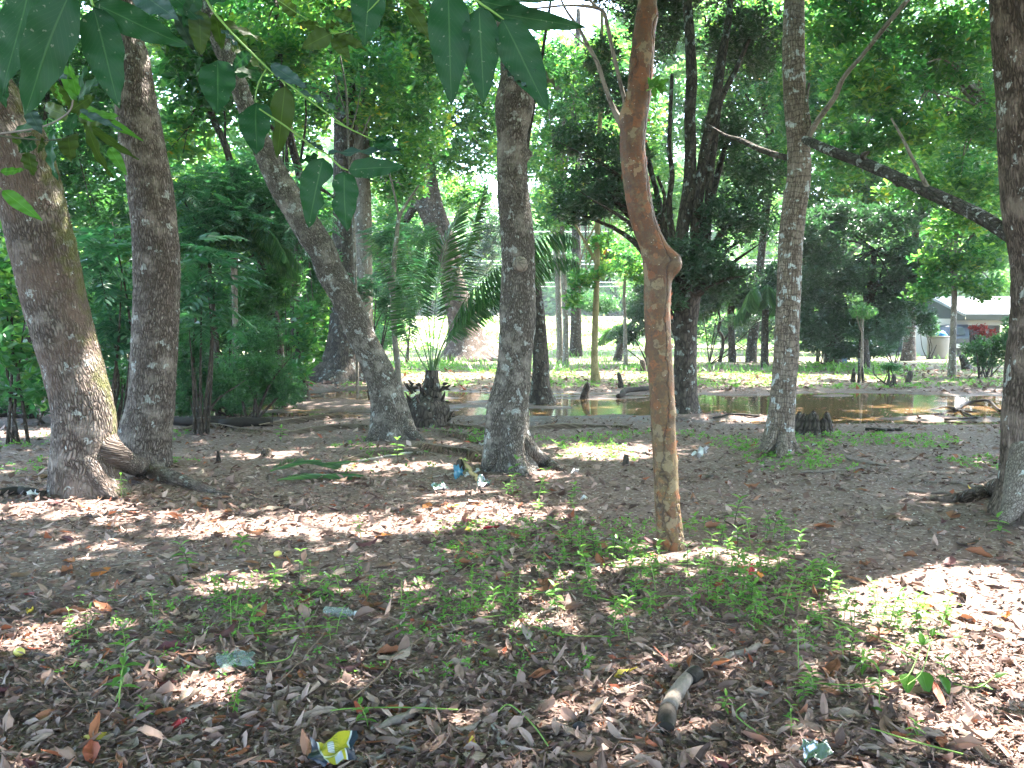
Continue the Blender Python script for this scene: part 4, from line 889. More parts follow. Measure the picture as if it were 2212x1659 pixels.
# thin grey tree near the palm (forked, bare)
tree('thin bare grey sapling with a forked top beside the palm', 18, 'bark_grey',
     [(866,884,16),(862,840,14),(858,780,13),(852,720,12),(848,640,12),(850,580,12),(856,520,10),(862,470,8),(878,440,6),(905,400,4)],
     limbs=[[(848,650,8),(838,600,7),(822,560,5),(806,530,4)],[(862,470,6),(852,420,5),(840,370,4)],[(852,700,5),(872,660,4),(880,640,3)]], seed=75)
tree('very thin pale sapling rising out of the leaves above the palm', 21, 'bark_grey',
     [(772,790,7),(770,700,7),(768,600,6),(764,500,6),(758,400,6),(752,300,5),(748,200,5),(735,120,3)],
     limbs=[[(756,360,4),(775,310,4),(800,250,3)],[(750,250,3),(735,210,3),(720,150,2)],[(752,300,3),(770,240,3),(780,190,2)]], seed=77)
tree('leaning small dark tree at the clearing edge', 44, 'bark_dark', [(1332,760,20),(1345,735,14),(1362,705,10),(1380,670,8)], [(1385,660,40,40,44,1)], 'dark', .7, seed=79)
tree('thin twisted dark sapling beside the right palm', 42, 'bark_dark', [(1555,758,9),(1562,735,7),(1552,712,6),(1556,690,5),(1548,660,4)], seed=80, limbs=[[(1562,738,5),(1580,712,4),(1596,690,3)]])
tree('thin stake-like sapling standing near the stumps', 27, 'bark_grey', [(1862,806,7),(1862,770,6),(1863,720,5),(1865,680,4)], [(1866,670,30,18,27,.4)], 'small', .5, seed=81)

# ------------------------------------------------------------------ palms
def frond(path, npairs, ll, seed, start=.25, drop=.6, ang=.9, wid=.055, both=True, rad=.012):
    """one palm frond: midrib tube plus leaflets"""
    rs = np.random.RandomState(seed); P = resample(np.array(path, float), 60); T = nrm(np.gradient(P, axis=0))
    ts = np.linspace(start, .99, npairs); lv = Leaves()
    base = P[np.clip((ts*59).astype(int), 0, 59)]; tg = T[np.clip((ts*59).astype(int), 0, 59)]
    up = np.tile([0, 0, 1.], (npairs, 1)); S = np.cross(tg, up); bad = np.linalg.norm(S, axis=1) < .25; S[bad] = [1, 0, 0]; S = nrm(S)
    prof = np.clip(np.sin(np.pi*np.clip((ts-start)/(1-start)*.85+.12, 0, 1)), .15, 1)**.6
    for sd in (-1, 1):
        if not both and sd > 0: continue
        D = S*sd + tg*(ang + .3*ts[:, None]) + np.array([0, 0, -1])*drop + rs.normal(0, .06, (npairs, 3))
        N = np.cross(S*sd, tg)*sd + rs.normal(0, .1, (npairs, 3)); N[N[:, 2] < 0] *= -1
        lv.add(*leaf_arrays(base, D, N, ll*prof*rs.uniform(.85, 1.05, npairs), np.full(npairs, wid), rs.uniform(.2, 1, npairs), T6, .28, .1))
    V, Fq, B = tube(np.hstack([P, np.linspace(rad, rad*.25, 60)[:, None]]), 5, 24, cap=False)
    lv.add(V, Fq, np.full(len(V), .9))
    return lv
def palm(label, base, Y, trunkpts, fronds, seed, bark='bark_dark', mat='leaf_palm', lobes=(), name='palm', cat='palm'):
    p0 = at(base[0], base[1], Y); gz = float(ground(p0[0], Y)); off = np.array([p0[0], Y, gz]); root = empty(name, off, label, cat)
    pts = np.array([[*at(x, y, Y), px(wd, Y)/2] for (x, y, wd) in trunkpts]); pts[0, 2] = gz-.08
    V, Fq, B = tube(pts-np.array([*off, 0]), 20, 40, lobes, (), .15, 0, seed); link('trunk', mesh_np('trunk', V, Fq, M[bark], vec=B), root)
    for k, fr in enumerate(fronds):
        path = [at(x, y, Y+d) for (x, y, d) in fr['p']]
        lv = frond(path, fr.get('n', 40), fr.get('l', .5), seed+k, fr.get('s', .25), fr.get('drop', .5), fr.get('ang', .9), fr.get('w', .035), fr.get('both', True), fr.get('r', .012))
        me = lv.mesh('frond', M[fr.get('m', mat)]); shift(me, off); link('frond', me, root)
    return root
YP = 14.6
pl = palm('young palm with long arching fronds rising from a shaggy black stump', (925,905), YP,
     [(925,905,90),(926,890,98),(928,868,84),(931,850,50),(932,820,34),(933,800,30)],
     [dict(p=[(934,800,0),(937,720,.1),(944,620,.3),(962,530,.5),(985,470,.6),(1008,430,.7)], n=62, l=.52, s=.28, drop=.10, ang=.55, w=.028),
      dict(p=[(936,800,0),(950,720,-.1),(975,640,-.2),(1000,560,-.3),(1025,480,-.3),(1048,400,-.3)], n=60, l=.60, s=.40, drop=.25, ang=.15, w=.03),
      dict(p=[(938,805,0),(958,740,-.2),(1010,640,-.5),(1080,565,-.8),(1150,515,-.9),(1210,498,-.9),(1250,520,-.8)], n=70, l=.62, s=.30, drop=1.2, ang=.5, w=.032),
      dict(p=[(938,805,0),(962,750,.2),(1020,670,.6),(1095,600,.9),(1165,560,1.1),(1220,552,1.2),(1262,575,1.2)], n=64, l=.58, s=.30, drop=1.2, ang=.5, w=.032),
      dict(p=[(930,805,0),(912,740,-.1),(886,670,-.3),(862,610,-.4),(832,550,-.5),(795,505,-.5)], n=46, l=.36, s=.38, drop=.7, ang=.4, w=.03),
      dict(p=[(931,800,0),(920,720,.2),(900,640,.5),(885,570,.7),(868,510,.9)], n=40, l=.30, s=.45, drop=.7, ang=.5, w=.024),
      dict(p=[(932,800,0),(928,720,.3),(922,640,.5),(920,560,.8),(930,480,1)], n=30, l=.30, s=.60, drop=.2, ang=.6, w=.024),
      dict(p=[(934,805,0),(950,760,-.2),(985,700,-.5),(1030,650,-.8),(1062,640,-1)], n=40, l=.40, s=.40, drop=1.0, ang=.5, w=.028),
      dict(p=[(930,808,0),(905,770,-.2),(880,700,-.5),(868,640,-.7)], n=30, l=.36, s=.5, drop=.7, ang=.5, w=.026)], 83)
offp = np.array(pl.location); rs_ = np.random.RandomState(9)
for k in range(46):
    a = rs_.uniform(0, 6.28); zz = rs_.uniform(0.05, .75); r0 = .32*(1-.35*zz); c = np.array([math.cos(a)*r0, math.sin(a)*r0, zz])
    e = c + np.array([math.cos(a)*rs_.uniform(.05, .18), math.sin(a)*rs_.uniform(.05, .18), rs_.uniform(-.06, .22)])
    V, Fq, B = tube([[*c, rs_.uniform(.02, .035)], [*((c+e)/2), .024], [*e, .006]], 6, 6, rough=.2, seed=k); link('leaf_base', mesh_np('leaf_base', V, Fq, M['bark_dark' if k % 5 else 'bark_ridged'], vec=B), pl)
def radial(cx, cy, n, r, drop, seed, a0=-.1, a1=3.25, sd=.3):
    rs = np.random.RandomState(seed); out = []
    for k in range(n):
        a = a0 + (a1-a0)*(k+.5)/n + rs.normal(0, .08); L = r*rs.uniform(.8, 1.1); dz = rs.uniform(-1, 1)
        out.append([(cx, cy, 0), (cx+math.cos(a)*L*.4, cy-math.sin(a)*L*.5, dz*.3), (cx+math.cos(a)*L*.8, cy-math.sin(a)*L*.68+drop*.3, dz*.7), (cx+math.cos(a)*L*1.1, cy-math.sin(a)*L*.55+drop, dz)])
    return out
palm('slender palm with thin green trunk and arching dark fronds in the undergrowth', (508,748), 17, [(510,760,16),(508,700,13),(507,640,13),(506,590,14),(506,550,17)],
     [dict(p=p, n=44, l=.42, s=.3, drop=1.0, ang=.5, w=.03) for p in radial(506, 545, 11, 150, 60, 5)], 85, 'bark_grey')
palm('small palm with pale arching fronds at the back of the clearing', (1582,758), 42, [(1582,758,18),(1580,720,14),(1578,690,14),(1580,660,16)],
     [dict(p=p, n=36, l=1.0, s=.25, drop=1.0, ang=.5, w=.085, r=.03) for p in radial(1580, 652, 10, 78, 34, 7)], 87)
palm('low spiky palm rosette beside the yellowish trunk', (1338,742), 46, [(1338,745,14),(1338,735,14),(1338,728,12)],
     [dict(p=p, n=24, l=.7, s=.25, drop=.5, ang=.7, w=.07, r=.03) for p in radial(1338, 730, 9, 46, 12, 8)], 89)
palm('drooping palm tucked behind the pale lichened trunk', (1650,760), 36, [(1652,765,18),(1652,720,15),(1654,670,15)],
     [dict(p=p, n=34, l=.9, s=.25, drop=1.1, ang=.5, w=.08, r=.03) for p in radial(1655, 655, 9, 70, 40, 12)], 91)
palm('ragged palm leaning out near the dark bluish tree', (1800,770), 37, [(1800,775,40),(1800,750,34),(1802,720,26)],
     [dict(p=p, n=34, l=.8, s=.25, drop=.9, ang=.5, w=.07, r=.03) for p in radial(1802, 715, 10, 80, 30, 14)], 93)
palm('palm fronds arching over the left undergrowth', (640,800), 22, [(640,800,16),(638,740,13),(636,660,13),(634,600,14)],
     [dict(p=p, n=40, l=.55, s=.25, drop=1.1, ang=.5, w=.045, r=.02) for p in radial(634, 560, 9, 105, 60, 18)], 95)

# unseen leaves added to the background crowns above the frame, to shade what lies below
def back_shade_canopy():
    rs = np.random.RandomState(6); roots = [o for o in COL.objects if o.type == 'EMPTY' and o.get('category') == 'tree' and o.location[1] > 15 and any(c.name.startswith('crown') for c in o.children)]
    n = 17000; Y = rs.uniform(17, 50, n); X = rs.uniform(-26, 42, n); kk = (X > -3 + .05*Y) | (rs.uniform(0, 1, n) < .32); X, Y = X[kk], Y[kk]; n = len(X)
    Z = EYE + .385*Y + .6 + rs.uniform(0, 4.5, n); C = np.stack([X, Y, Z], -1)
    C = C[~in_gap(C, 1.0, .25) & (fbm(X*.4, Y*.4, Z*.4, seed=18) > -.25)]
    xy = np.array([o.location[:2] for o in roots]); own = np.argmin(((C[:, None, :2]-xy[None])**2).sum(-1), 1)
    for k, root in enumerate(roots):
        c = C[own == k]
        if len(c) < 5: continue
        cr = [q for q in root.children if q.name.startswith('crown')][0]
        V, Fq, T = rosettes(c, 5, .62, .34, rs, T4, up=.1, tilt=.5); V = V - np.array(root.location); old = cr.data
        ov = np.empty(len(old.vertices)*3, np.float32); old.vertices.foreach_get('co', ov); ot = np.empty(len(old.vertices), np.float32); old.attributes['tint'].data.foreach_get('value', ot)
        of = np.empty(len(old.loops), np.int32); old.loops.foreach_get('vertex_index', of); of = of.reshape(-1, 4); ov = ov.reshape(-1, 3)
        cr.data = mesh_np('crown', np.vstack([ov, V]), np.vstack([of, Fq+len(ov)]), old.materials[0], tint=np.concatenate([ot, T]), smooth_=False); bpy.data.meshes.remove(old)
back_shade_canopy()

# fallen fronds on the ground
def fallen_frond(label, pts, mat, n, l, seed, wid=.022, drop=.0, lift=.05):
    path = [hit(x, y) + np.array([0, 0, lift*(.4+rs_.uniform(0, 1))]) for (x, y) in pts]
    lv = frond(path, n, l, seed, .05, drop, 1.1, wid, rad=.010); me = lv.mesh('palm_frond', M[mat]); off = path[0]; shift(me, off)
    return tag(link('palm_frond', me, None, off), label, 'palm frond', 'palm fronds lying on the ground')
fallen_frond('green palm frond with yellowing tips lying on the litter', [(585,1040),(640,1028),(700,1020),(760,1022)], 'leaf_palm', 70, .30, 3, .012, -.42, .10)
fallen_frond('upper layer of the green fallen frond, tips fraying yellow', [(600,1050),(660,1040),(720,1034),(775,1036)], 'leaf_palm', 60, .26, 4, .012, -.30, .06)
for k, (pp, lb) in enumerate([([(740,1000),(800,985),(870,978),(930,985)], 'grey dead frond lying before the slanting trunk'), ([(620,940),(680,930),(760,925),(820,930)], 'dead frond left of the slanting trunk foot'),
        ([(930,935),(1000,945),(1060,960),(1090,975)], 'dead frond fanned out between stump and central trunk'), ([(560,925),(620,915),(700,905),(770,905)], 'long dead frond along the muddy pond edge'),
        ([(1150,930),(1220,925),(1300,922),(1360,930)], 'dead frond at the pond edge behind the central trunk'), ([(900,960),(960,975),(1020,985),(1050,1000)], 'shredded dead frond close to the central trunk'), ([(380,935),(450,925),(520,930),(580,940)], 'dead frond under the small-leaved bush'),
        ([(950,920),(1010,925),(1070,935),(1090,940)], 'brown frond resting against the palm stump')]):
    fallen_frond(lb, pp, 'frond_dead', 40, .40, 10+k, .018, .0, .06)

# ------------------------------------------------------------------ house, vehicle, barrel, cables
def box(bm_V, bm_F, x0, x1, y0, y1, z0, z1):
    n = len(bm_V); bm_V += [[x0,y0,z0],[x1,y0,z0],[x1,y1,z0],[x0,y1,z0],[x0,y0,z1],[x1,y0,z1],[x1,y1,z1],[x0,y1,z1]]
    bm_F += [[n,n+3,n+2,n+1],[n+4,n+5,n+6,n+7],[n,n+1,n+5,n+4],[n+1,n+2,n+6,n+5],[n+2,n+3,n+7,n+6],[n+3,n,n+4,n+7]]
def boxes(name, lst, mat, parent, off=(0,0,0)):
    V, Fq = [], []
    for b in lst: box(V, Fq, *b)
    me = mesh_np(name, np.array(V)-np.array(off), Fq, mat, smooth_=False); return link(name, me, parent)
def house():
    YH = 50.0; gz = float(ground(27, YH)) ; c0 = at(2086, 678, YH)   # eave corner towards us
    zl = c0[2]; L = at(1942, 683, YH+7.5); rid = at(2012, 643, YH+3.8); zr = max(rid[2], zl+1.1)
    root = empty('house', (c0[0], YH, gz), 'low white house with a pale weathered roof and an open carport', 'house'); off = np.array(root.location)
    xr = 60.0
    A = np.array([c0[0], YH, zl]); Bk = np.array([L[0], YH+7.5, zl]); Rg = np.array([(A[0]+Bk[0])/2, YH+3.8, zr]); Rr = np.array([xr, YH+3.8, zr]); Ar = np.array([xr, YH, zl]); Br = np.array([xr, YH+8, zl])
    t = np.array([0, 0, .14])
    V = np.array([A, Ar, Rr, Rg, A-t, Ar-t, Rr-t, Rg-t, Bk, Br, Bk-t, Br-t]) - off
    Fq = [[0,1,2,3],[4,7,6,5],[0,4,5,1],[0,3,7,4],[3,2,9,8],[7,10,11,6],[8,9,11,10],[3,8,10,7],[1,5,6,2]]
    link('roof', mesh_np('roof', V, Fq, M['roof'], smooth_=False), root)
    fas = np.array([A-[0,.02,.02], Ar-[0,.02,.02], Ar-[0,.02,.36], A-[0,.02,.36], A-[.02,0,.10], Bk-[.02,0,.02], Bk-[.02,0,.36], A-[.02,0,.36]]) - off
    link('fascia', mesh_np('fascia', fas, [[0,3,2,1],[4,7,6,5]], M['fascia'], smooth_=False), root)
    G = np.array([A-t, Rg-t*.5, Bk-t]) - off + np.array([.05, .3, 0]); G = np.vstack([G, G[1:2]+[0, 0.01, -.01]])
    link('gable', mesh_np('gable', G, [[0,1,3,2]], M['fascia'], smooth_=False), root)  # gable end in the dark fascia colour, its shade put into the paint
    def bx(name, x0d, x1d, y0, y1, z0, z1, mat, Y=YH):
        x0 = at(x0d, 700, YH)[0]; x1 = at(x1d, 700, YH)[0]; return boxes(name, [(x0, x1, y0, y1, z0, z1)], M[mat], root, off)
    zb = zl-.36; bx('beam', 2028, 2300, YH+1.0, YH+1.25, zb-.28, zb+.1, 'white_wall')
    bx('column', 2091, 2107, YH+.98, YH+1.3, gz-.2, zb-.282, 'white_wall')
    bx('column', 2228, 2244, YH+.98, YH+1.3, gz-.2, zb-.282, 'white_wall')
    bx('end_wall', 1993, 2024, YH+1.1, YH+1.35, gz-.2, zb-.01, 'white_wall'); bx('column', 1980, 1986, YH+1.5, YH+1.8, gz-.2, zb-.02, 'white_wall')
    bx('column', 1959, 1964, YH+2.2, YH+2.5, gz-.2, zb-.02, 'white_wall'); bx('column', 2020, 2030, YH+1.4, YH+1.7, gz-.2, zb-.3, 'shade_wall')
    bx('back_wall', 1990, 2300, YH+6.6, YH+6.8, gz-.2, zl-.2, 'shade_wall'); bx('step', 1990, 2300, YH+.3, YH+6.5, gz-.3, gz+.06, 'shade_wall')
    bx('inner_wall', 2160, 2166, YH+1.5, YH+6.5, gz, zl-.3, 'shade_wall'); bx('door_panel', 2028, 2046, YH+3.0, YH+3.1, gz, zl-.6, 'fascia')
    # barrel
    b0 = at(2026, 760, 46.5); gb = float(ground(b0[0], 46.5)); rr = px(22, 46.5)
    br = empty('barrel', (b0[0], 46.5, gb), 'grey plastic water barrel heaped with blue sacking by the carport', 'barrel')
    V, Fq, B = tube([[0,0,-.05,rr*.92],[0,0,.25,rr*.96],[0,0,.9,rr],[0,0,1.12,rr]], 24, 8); link('drum', mesh_np('drum', V, Fq, M['barrel'], vec=B), br)
    V, Fq, B = tube([[0,0,1.10,rr*1.05],[0,0,1.17,rr*1.05]], 24, 3); link('rim', mesh_np('rim', V, Fq, M['barrel'], vec=B), br)
    bl = link('blue_sack', mesh_np('blue_sack', *tube([[.15,0,1.15,rr*.65],[.2,0,1.3,rr*.5],[.25,0,1.42,rr*.2]], 12, 8, rough=.3)[:2], M['blue_plastic']), None, (b0[0], 46.5, gb))
    tag(bl, 'blue plastic sack lying on the barrel rim', 'sack')
    # vehicle seen from its rear left quarter
    YC = 49.6; xa = at(2010, 700, YC)[0]; xc = at(2031, 740, YC)[0]
    car = empty('parked_car', (xc+2.0, YC+2.6, gz+.06), 'dark blue-grey off-road car parked in the carport', 'car')
    prof = [(-2.15,.50),(-2.2,.95),(-2.12,1.05),(-1.75,1.62),(-1.55,1.74),(.35,1.74),(.95,1.15),(2.1,1.02),(2.2,.6),(2.15,.40),(-2.1,.40)]
    def extr(pr, w0, w1, name, mat, inset=0.0):
        n = len(pr); V = [[x, -w1*(1-.14*max(0, z-1.0)), z] for x, z in pr] + [[x, w1*(1-.14*max(0, z-1.0)), z] for x, z in pr]
        me = bpy.data.meshes.new(name); me.from_pydata(V, [], [list(range(n)), list(range(2*n-1, n-1, -1))] + [[i, i+n, (i+1) % n+n, (i+1) % n] for i in range(n)]); me.materials.append(M[mat]); return link(name, me, car)
    extr(prof, 0, .88, 'body', 'car_paint')
    for pr, nm in (([(-1.62,1.12),(-1.45,1.62),(-.75,1.62),(-.75,1.12)], 'side_window'), ([(-.68,1.12),(-.68,1.62),(.3,1.62),(.75,1.12)], 'side_window')):
        extr(pr, 0, .905, nm, 'car_glass')
    V = np.array([[-2.09,-.66,1.14],[-2.09,.66,1.14],[-1.80,.60,1.58],[-1.80,-.60,1.58]]) + np.array([-.045, 0, .02]); link('rear_window', mesh_np('rear_window', V, [[0,1,2,3]], M['car_glass'], smooth_=False), car)
    boxes('bumper', [(-2.34,-2.14,-.86,.86,.42,.66)], M['silver'], car)
    for sx in (-1.4, 1.4):
        for sy in (-.80, .80):
            wv, wf, wb = tube([[sx, sy-.12, .36, .36], [sx, sy+.12, .36, .36]], 20, 4); wh = link('wheel', mesh_np('wheel', wv, wf, M['rubber'], vec=wb), car)
            wv, wf, wb = tube([[sx, sy-.135*(1 if sy < 0 else -1)-.0, .36, .21], [sx, sy, .36, .21]], 14, 4); link('rim', mesh_np('rim', wv, wf, M['silver'], vec=wb), wh)
    car.rotation_euler = (0, 0, R(62)); car.scale = (1, 1, 1)
    bx2 = at(1815, 776, 40); g2 = float(ground(bx2[0], 40)); V, Fq, B = tube([[0,0,-.05,.30],[0,0,.3,.33],[0,0,.62,.34],[0,0,.7,.30]], 16, 8, rough=.04)
    tag(link('bin', mesh_np('bin', V, Fq, M['blue_bin']), None, (bx2[0], 40, g2)), 'dull blue plastic bin half hidden under the dark tree', 'bin')
    a, b = at(1770+0, 700, 38), at(1802, 770, 38); a = at(1811, 742, 38); b = at(1836, 778, 38)
    q = np.array([[*a, .05], [*((a+b)/2), .05], [*b, .05]]); q[:, :3] -= b; V, Fq, B = tube(q, 8, 6); tag(link('pole', mesh_np('pole', V, Fq, M['barrel']), None, b), 'pale pole leaning beside the blue bin', 'pole')
house()
def cable(y0, y1, Y, r, label, x0=300, x1=1700):
    a = at(x0, y0, Y); b = at(x1, y1, Y); a[0] -= 30; b[0] += 20; m = (a+b)/2 - np.array([0, 0, .3])
    q = np.array([[*a, r], [*m, r], [*b, r]]); V, Fq, B = tube(q-np.array([*m, 0]), 6, 24)
    tag(link('power_line', mesh_np('power_line', V, Fq, M['wire'], vec=B), None, m), label, 'power line', 'power lines along the road beyond the field')
cable(459, 470, 125, .05, 'uppermost thin cable crossing behind the palm'); cable(494, 498, 125, .07, 'bright thick cable crossing above the road')
cable(557, 561, 125, .04, 'upper of the low pair of cables behind the fronds'); cable(565, 568, 125, .04, 'lower of the low pair of cables behind the fronds')
cable(604, 607, 122, .035, 'lowest grey cable seen right of the central trunk'); cable(613, 616, 122, .035, 'grey cable just below the lowest pair')
# ------------------------------------------------------------------ THE HANGING BRANCHES CLOSE TO THE CAMERA
def vein_mat(name, dark, light, vein, trans, tfac=.35, rough=.38, spots=0.0):
    t = NT(name); uv = t.n('UVMap').outputs[0]; sx = t.n('SeparateXYZ'); t.l(uv, sx.inputs[0]); u, v = sx.outputs[0], sx.outputs[1]
    au = t.math('ABSOLUTE', t.math('SUBTRACT', u, .5)); oi = t.n('ObjectInfo').outputs['Random']
    oc = t.n('TexCoord').outputs['Object']
    sv = t.math('SINE', t.math('MULTIPLY', t.math('SUBTRACT', v, t.math('MULTIPLY', au, .55)), 95))
    side = t.ramp(sv, [(.93, 0.0), (.99, .45)]); mid = t.ramp(au, [(.012, 1.0), (.028, 0.0)])
    c = t.mix(t.noise(oc, 25, 4), dark, light); c = t.mix(t.ramp(t.noise(oc, 11, 5, .7), [(.66, 0.0), (.72, .7)]), c, (.05, .035, .012)); c = t.mix(t.math('MULTIPLY', oi, .35), c, light); c = t.mix(side, c, vein); c = t.mix(mid, c, vein)
    if spots: c = t.mix(t.ramp(t.noise(oc, 160, 2, .4), [(.70, 0.0), (.73, spots)]), c, (.45, .42, .3))
    b = t.bsdf(c, rough, t.math('ADD', side, mid), .25, .002, .22)
    tr = t.n('BsdfTranslucent'); t.l(t.mix(mid, trans, tuple(x*1.5 for x in trans)), tr.inputs[0])
    mx = t.n('MixShader'); mx.inputs[0].default_value = tfac; t.l(b.outputs[0], mx.inputs[1]); t.l(tr.outputs[0], mx.inputs[2]); return t.done(mx.outputs[0])
M['hang_dark'] = vein_mat('large dark green leaf', (.008, .038, .014), (.014, .052, .018), (.040, .085, .03), (.025, .12, .02), .30, .50, .3)
M['hang_pale'] = vein_mat('pale sheen leaf', (.025, .055, .045), (.045, .08, .065), (.07, .11, .07), (.03, .09, .03), .2, .30)
M['hang_olive'] = vein_mat('olive backlit leaf', (.022, .038, .010), (.034, .052, .012), (.05, .07, .016), (.07, .13, .018), .5, .5)
M['hang_lime'] = vein_mat('bright young leaf', (.035, .10, .016), (.055, .14, .022), (.09, .18, .045), (.11, .34, .03), .5, .4)
def big_leaf(parent, b, t, wd, Y, mat, roll=0.0, curl=.12, dY=0.0, fold=.12, shape=1.0, bite=(), name='leaf', seed=0):
    """b, t: base and tip on the photograph, wd its width, Y its distance, dY how much farther the tip is"""
    off = np.array(parent.location); B = at(*b, Y); T_ = at(*t, Y+dY); L = np.linalg.norm(T_-B); D = (T_-B)/L; W = px(wd, Y)
    N = np.array([0, -1, 0.]) ; S = nrm(np.cross(D, N)[None])[0]; N = np.cross(S, D)
    cr, sr = math.cos(roll), math.sin(roll); S, N = S*cr + N*sr, N*cr - S*sr
    rows, cols = 17, 9; V, UV, keep = [], [], {}
    rs = np.random.RandomState(seed + int(abs(b[0])+abs(t[1])))
    ph = rs.uniform(0, 6)
    for i in range(rows):
        v = i/(rows-1); w_ = (math.sin(math.pi*min(1, v**(.72*shape)))**.75) * (1 - .25*v) * 1.12 if v < 1 else 0
        w_ = max(w_, .012)
        for j in range(cols):
            u = j/(cols-1)*2-1; lim = 1.0
            for (bv, bs, br, bd) in bite:
                if u*bs > 0: lim -= bd*math.exp(-((v-bv)/br)**2)
            uu = max(-1, min(1, u*(lim if lim < 1 else 1)))
            wob = .004*math.sin(v*22+ph+u*2)*abs(u)
            p = B + D*(L*v) + S*(W*.5*w_*uu) + N*(-curl*L*(v-.5)**2*1.2 + fold*W*.5*abs(uu)*w_ + wob + .02*L*math.sin(v*5+ph))
            V.append(p-off); UV.append(((uu+1)/2, v))
    i, j = np.meshgrid(np.arange(rows-1), np.arange(cols-1), indexing='ij'); Fq = np.stack([i*cols+j, i*cols+j+1, (i+1)*cols+j+1, (i+1)*cols+j], -1).reshape(-1, 4)
    return link(name, mesh_np(name, np.array(V), Fq, M[mat], uv=np.array(UV)), parent)
def twig(parent, pts, Y, mat='stem_green', name='twig', dy=0):
    off = np.array(parent.location); q = np.array([[*at(x, y, Y+dy*i), px(wd, Y)/2] for i, (x, y, wd) in enumerate(pts)]); q[:, :3] -= off
    V, Fq, B = tube(q, 8, max(10, len(pts)*8), (), (), .05); return link(name, mesh_np(name, V, Fq, M[mat], vec=B), parent)
YB = 1.25
hb = empty('leafy_branch', at(185, -40, YB), 'branch tip with very large dark green veined leaves hanging across the top left corner', 'branch')
twig(hb, [(120,-160,9),(170,-60,8),(195,-5,7),(202,14,5)], YB)
big_leaf(hb, (150,-18), (46,252), 104, YB-.04, 'hang_dark', .15, .10, .02)
big_leaf(hb, (70,-70), (2,205), 96, YB+.06, 'hang_dark', -.2, .12)
big_leaf(hb, (200,14), (257,233), 84, YB, 'hang_dark', .1, .10)
big_leaf(hb, (202,8), (406,101), 64, YB, 'hang_dark', -.3, .12, .05)
big_leaf(hb, (285,-30), (386,44), 58, YB+.08, 'hang_pale', .2, .1)
big_leaf(hb, (120,-60), (150,60), 70, YB+.15, 'hang_dark', .5, .1)
big_leaf(hb, (-10,150), (12,232), 36, YB+.1, 'hang_dark', .3, .1)
big_leaf(hb, (330,-60), (300,20), 60, YB+.2, 'hang_dark', .3, .1)
hb = empty('leafy_branch', at(470, 20, 1.7), 'long thin green branch with drooping leaves crossing before the slanting trunk', 'branch')
Y2 = 1.7
twig(hb, [(420,-60,6),(452,10,5.5),(500,70,5),(560,130,4.5),(590,158,4),(640,195,4),(700,240,3.6),(755,278,3.2),(812,304,2.6)], Y2)
for (b_, t_, w_, m_, r_, dy_) in [((365,-18),(450,63),36,'hang_dark',.3,0),((432,22),(433,120),46,'hang_olive',.1,.0),((465,28),(480,107),32,'hang_olive',.3,.05),((478,60),(516,104),16,'hang_pale',.9,0),
        ((466,36),(576,93),22,'hang_olive',.8,.05),((498,98),(574,151),24,'hang_olive',.7,.05),((470,130),(470,246),76,'hang_dark',.1,-.03),((482,142),(595,175),34,'hang_dark',.6,.06),
        ((585,140),(664,190),32,'hang_pale',.3,.0),((616,186),(598,342),50,'hang_olive',.25,.02),((553,222),(553,332),72,'hang_dark',-.1,-.04),((643,196),(747,242),20,'hang_pale',.9,.06),
        ((440,0),(530,-20),30,'hang_dark',.2,0),((430,-20),(395,60),34,'hang_dark',.6,0),((540,112),(500,150),26,'hang_dark',.3,0),((380,30),(420,112),26,'hang_pale',.5,.1)]:
    big_leaf(hb, b_, t_, w_, Y2, m_, r_, .10, dy_, bite=[(.55, 1, .12, .5)] if w_ == 50 else ())
twig(hb, [(553,222,3),(552,205,3),(560,175,3),(575,150,3)], Y2); twig(hb, [(616,186,3),(612,178,3),(606,172,3)], Y2)
hb = empty('leafy_branch', at(700, 330, 1.55), 'sprig of dark insect-eaten leaves hanging left of centre', 'branch'); Y3b = 1.55
twig(hb, [(560,235,3.5),(620,275,4),(680,320,4),(705,332,4),(735,360,4),(752,368,3)], Y3b, dy=0); twig(hb, [(812,304,2.4),(800,300,2.4),(770,285,3),(720,262,3)], Y3b)
for (b_, t_, w_, m_, r_, bt) in [((697,340),(666,492),70,'hang_dark',.1,[(.42,-1,.16,.75),(.75,-1,.08,.35)]),((742,370),(748,500),62,'hang_dark',-.1,[(.35,1,.10,.45),(.97,1,.10,.5)]),((752,367),(874,358),44,'hang_dark',.1,()),((708,328),(866,322),24,'hang_pale',.9,()),
        ((806,300),(870,336),32,'hang_dark',.4,()),((700,326),(660,300),14,'hang_pale',.8,()),((690,335),(640,350),18,'hang_dark',.9,()),((806,302),(850,300),16,'hang_dark',.7,())]:
    big_leaf(hb, b_, t_, w_, Y3b, m_, r_, .08, .0, bite=bt)
hb = empty('leafy_branch', at(1040, -10, 1.35), 'branch of big dark smooth leaves hanging at the top centre over the central trunk', 'branch'); Y4b = 1.35
twig(hb, [(930,-90,6),(980,-40,6),(1035,5,5.5),(1060,22,5),(1088,42,4)], Y4b)
for (b_, t_, w_, m_, r_, dy_) in [((968,-28),(975,226),88,'hang_dark',.05,0),((1035,16),(1045,223),78,'hang_dark',-.1,0),((1086,42),(1184,237),84,'hang_dark',.1,.0),((1052,24),(1272,62),44,'hang_dark',-.5,.08),((1028,0),(1166,32),40,'hang_dark',-.4,.05),
        ((1089,146),(1137,187),16,'hang_pale',.8,0),((1155,150),(1215,190),18,'hang_pale',.9,.2),((1000,-60),(1080,-10),50,'hang_dark',.4,.1),((1060,-30),(1200,0),40,'hang_dark',-.5,.1)]:
    big_leaf(hb, b_, t_, w_, Y4b, m_, r_, .07, dy_)
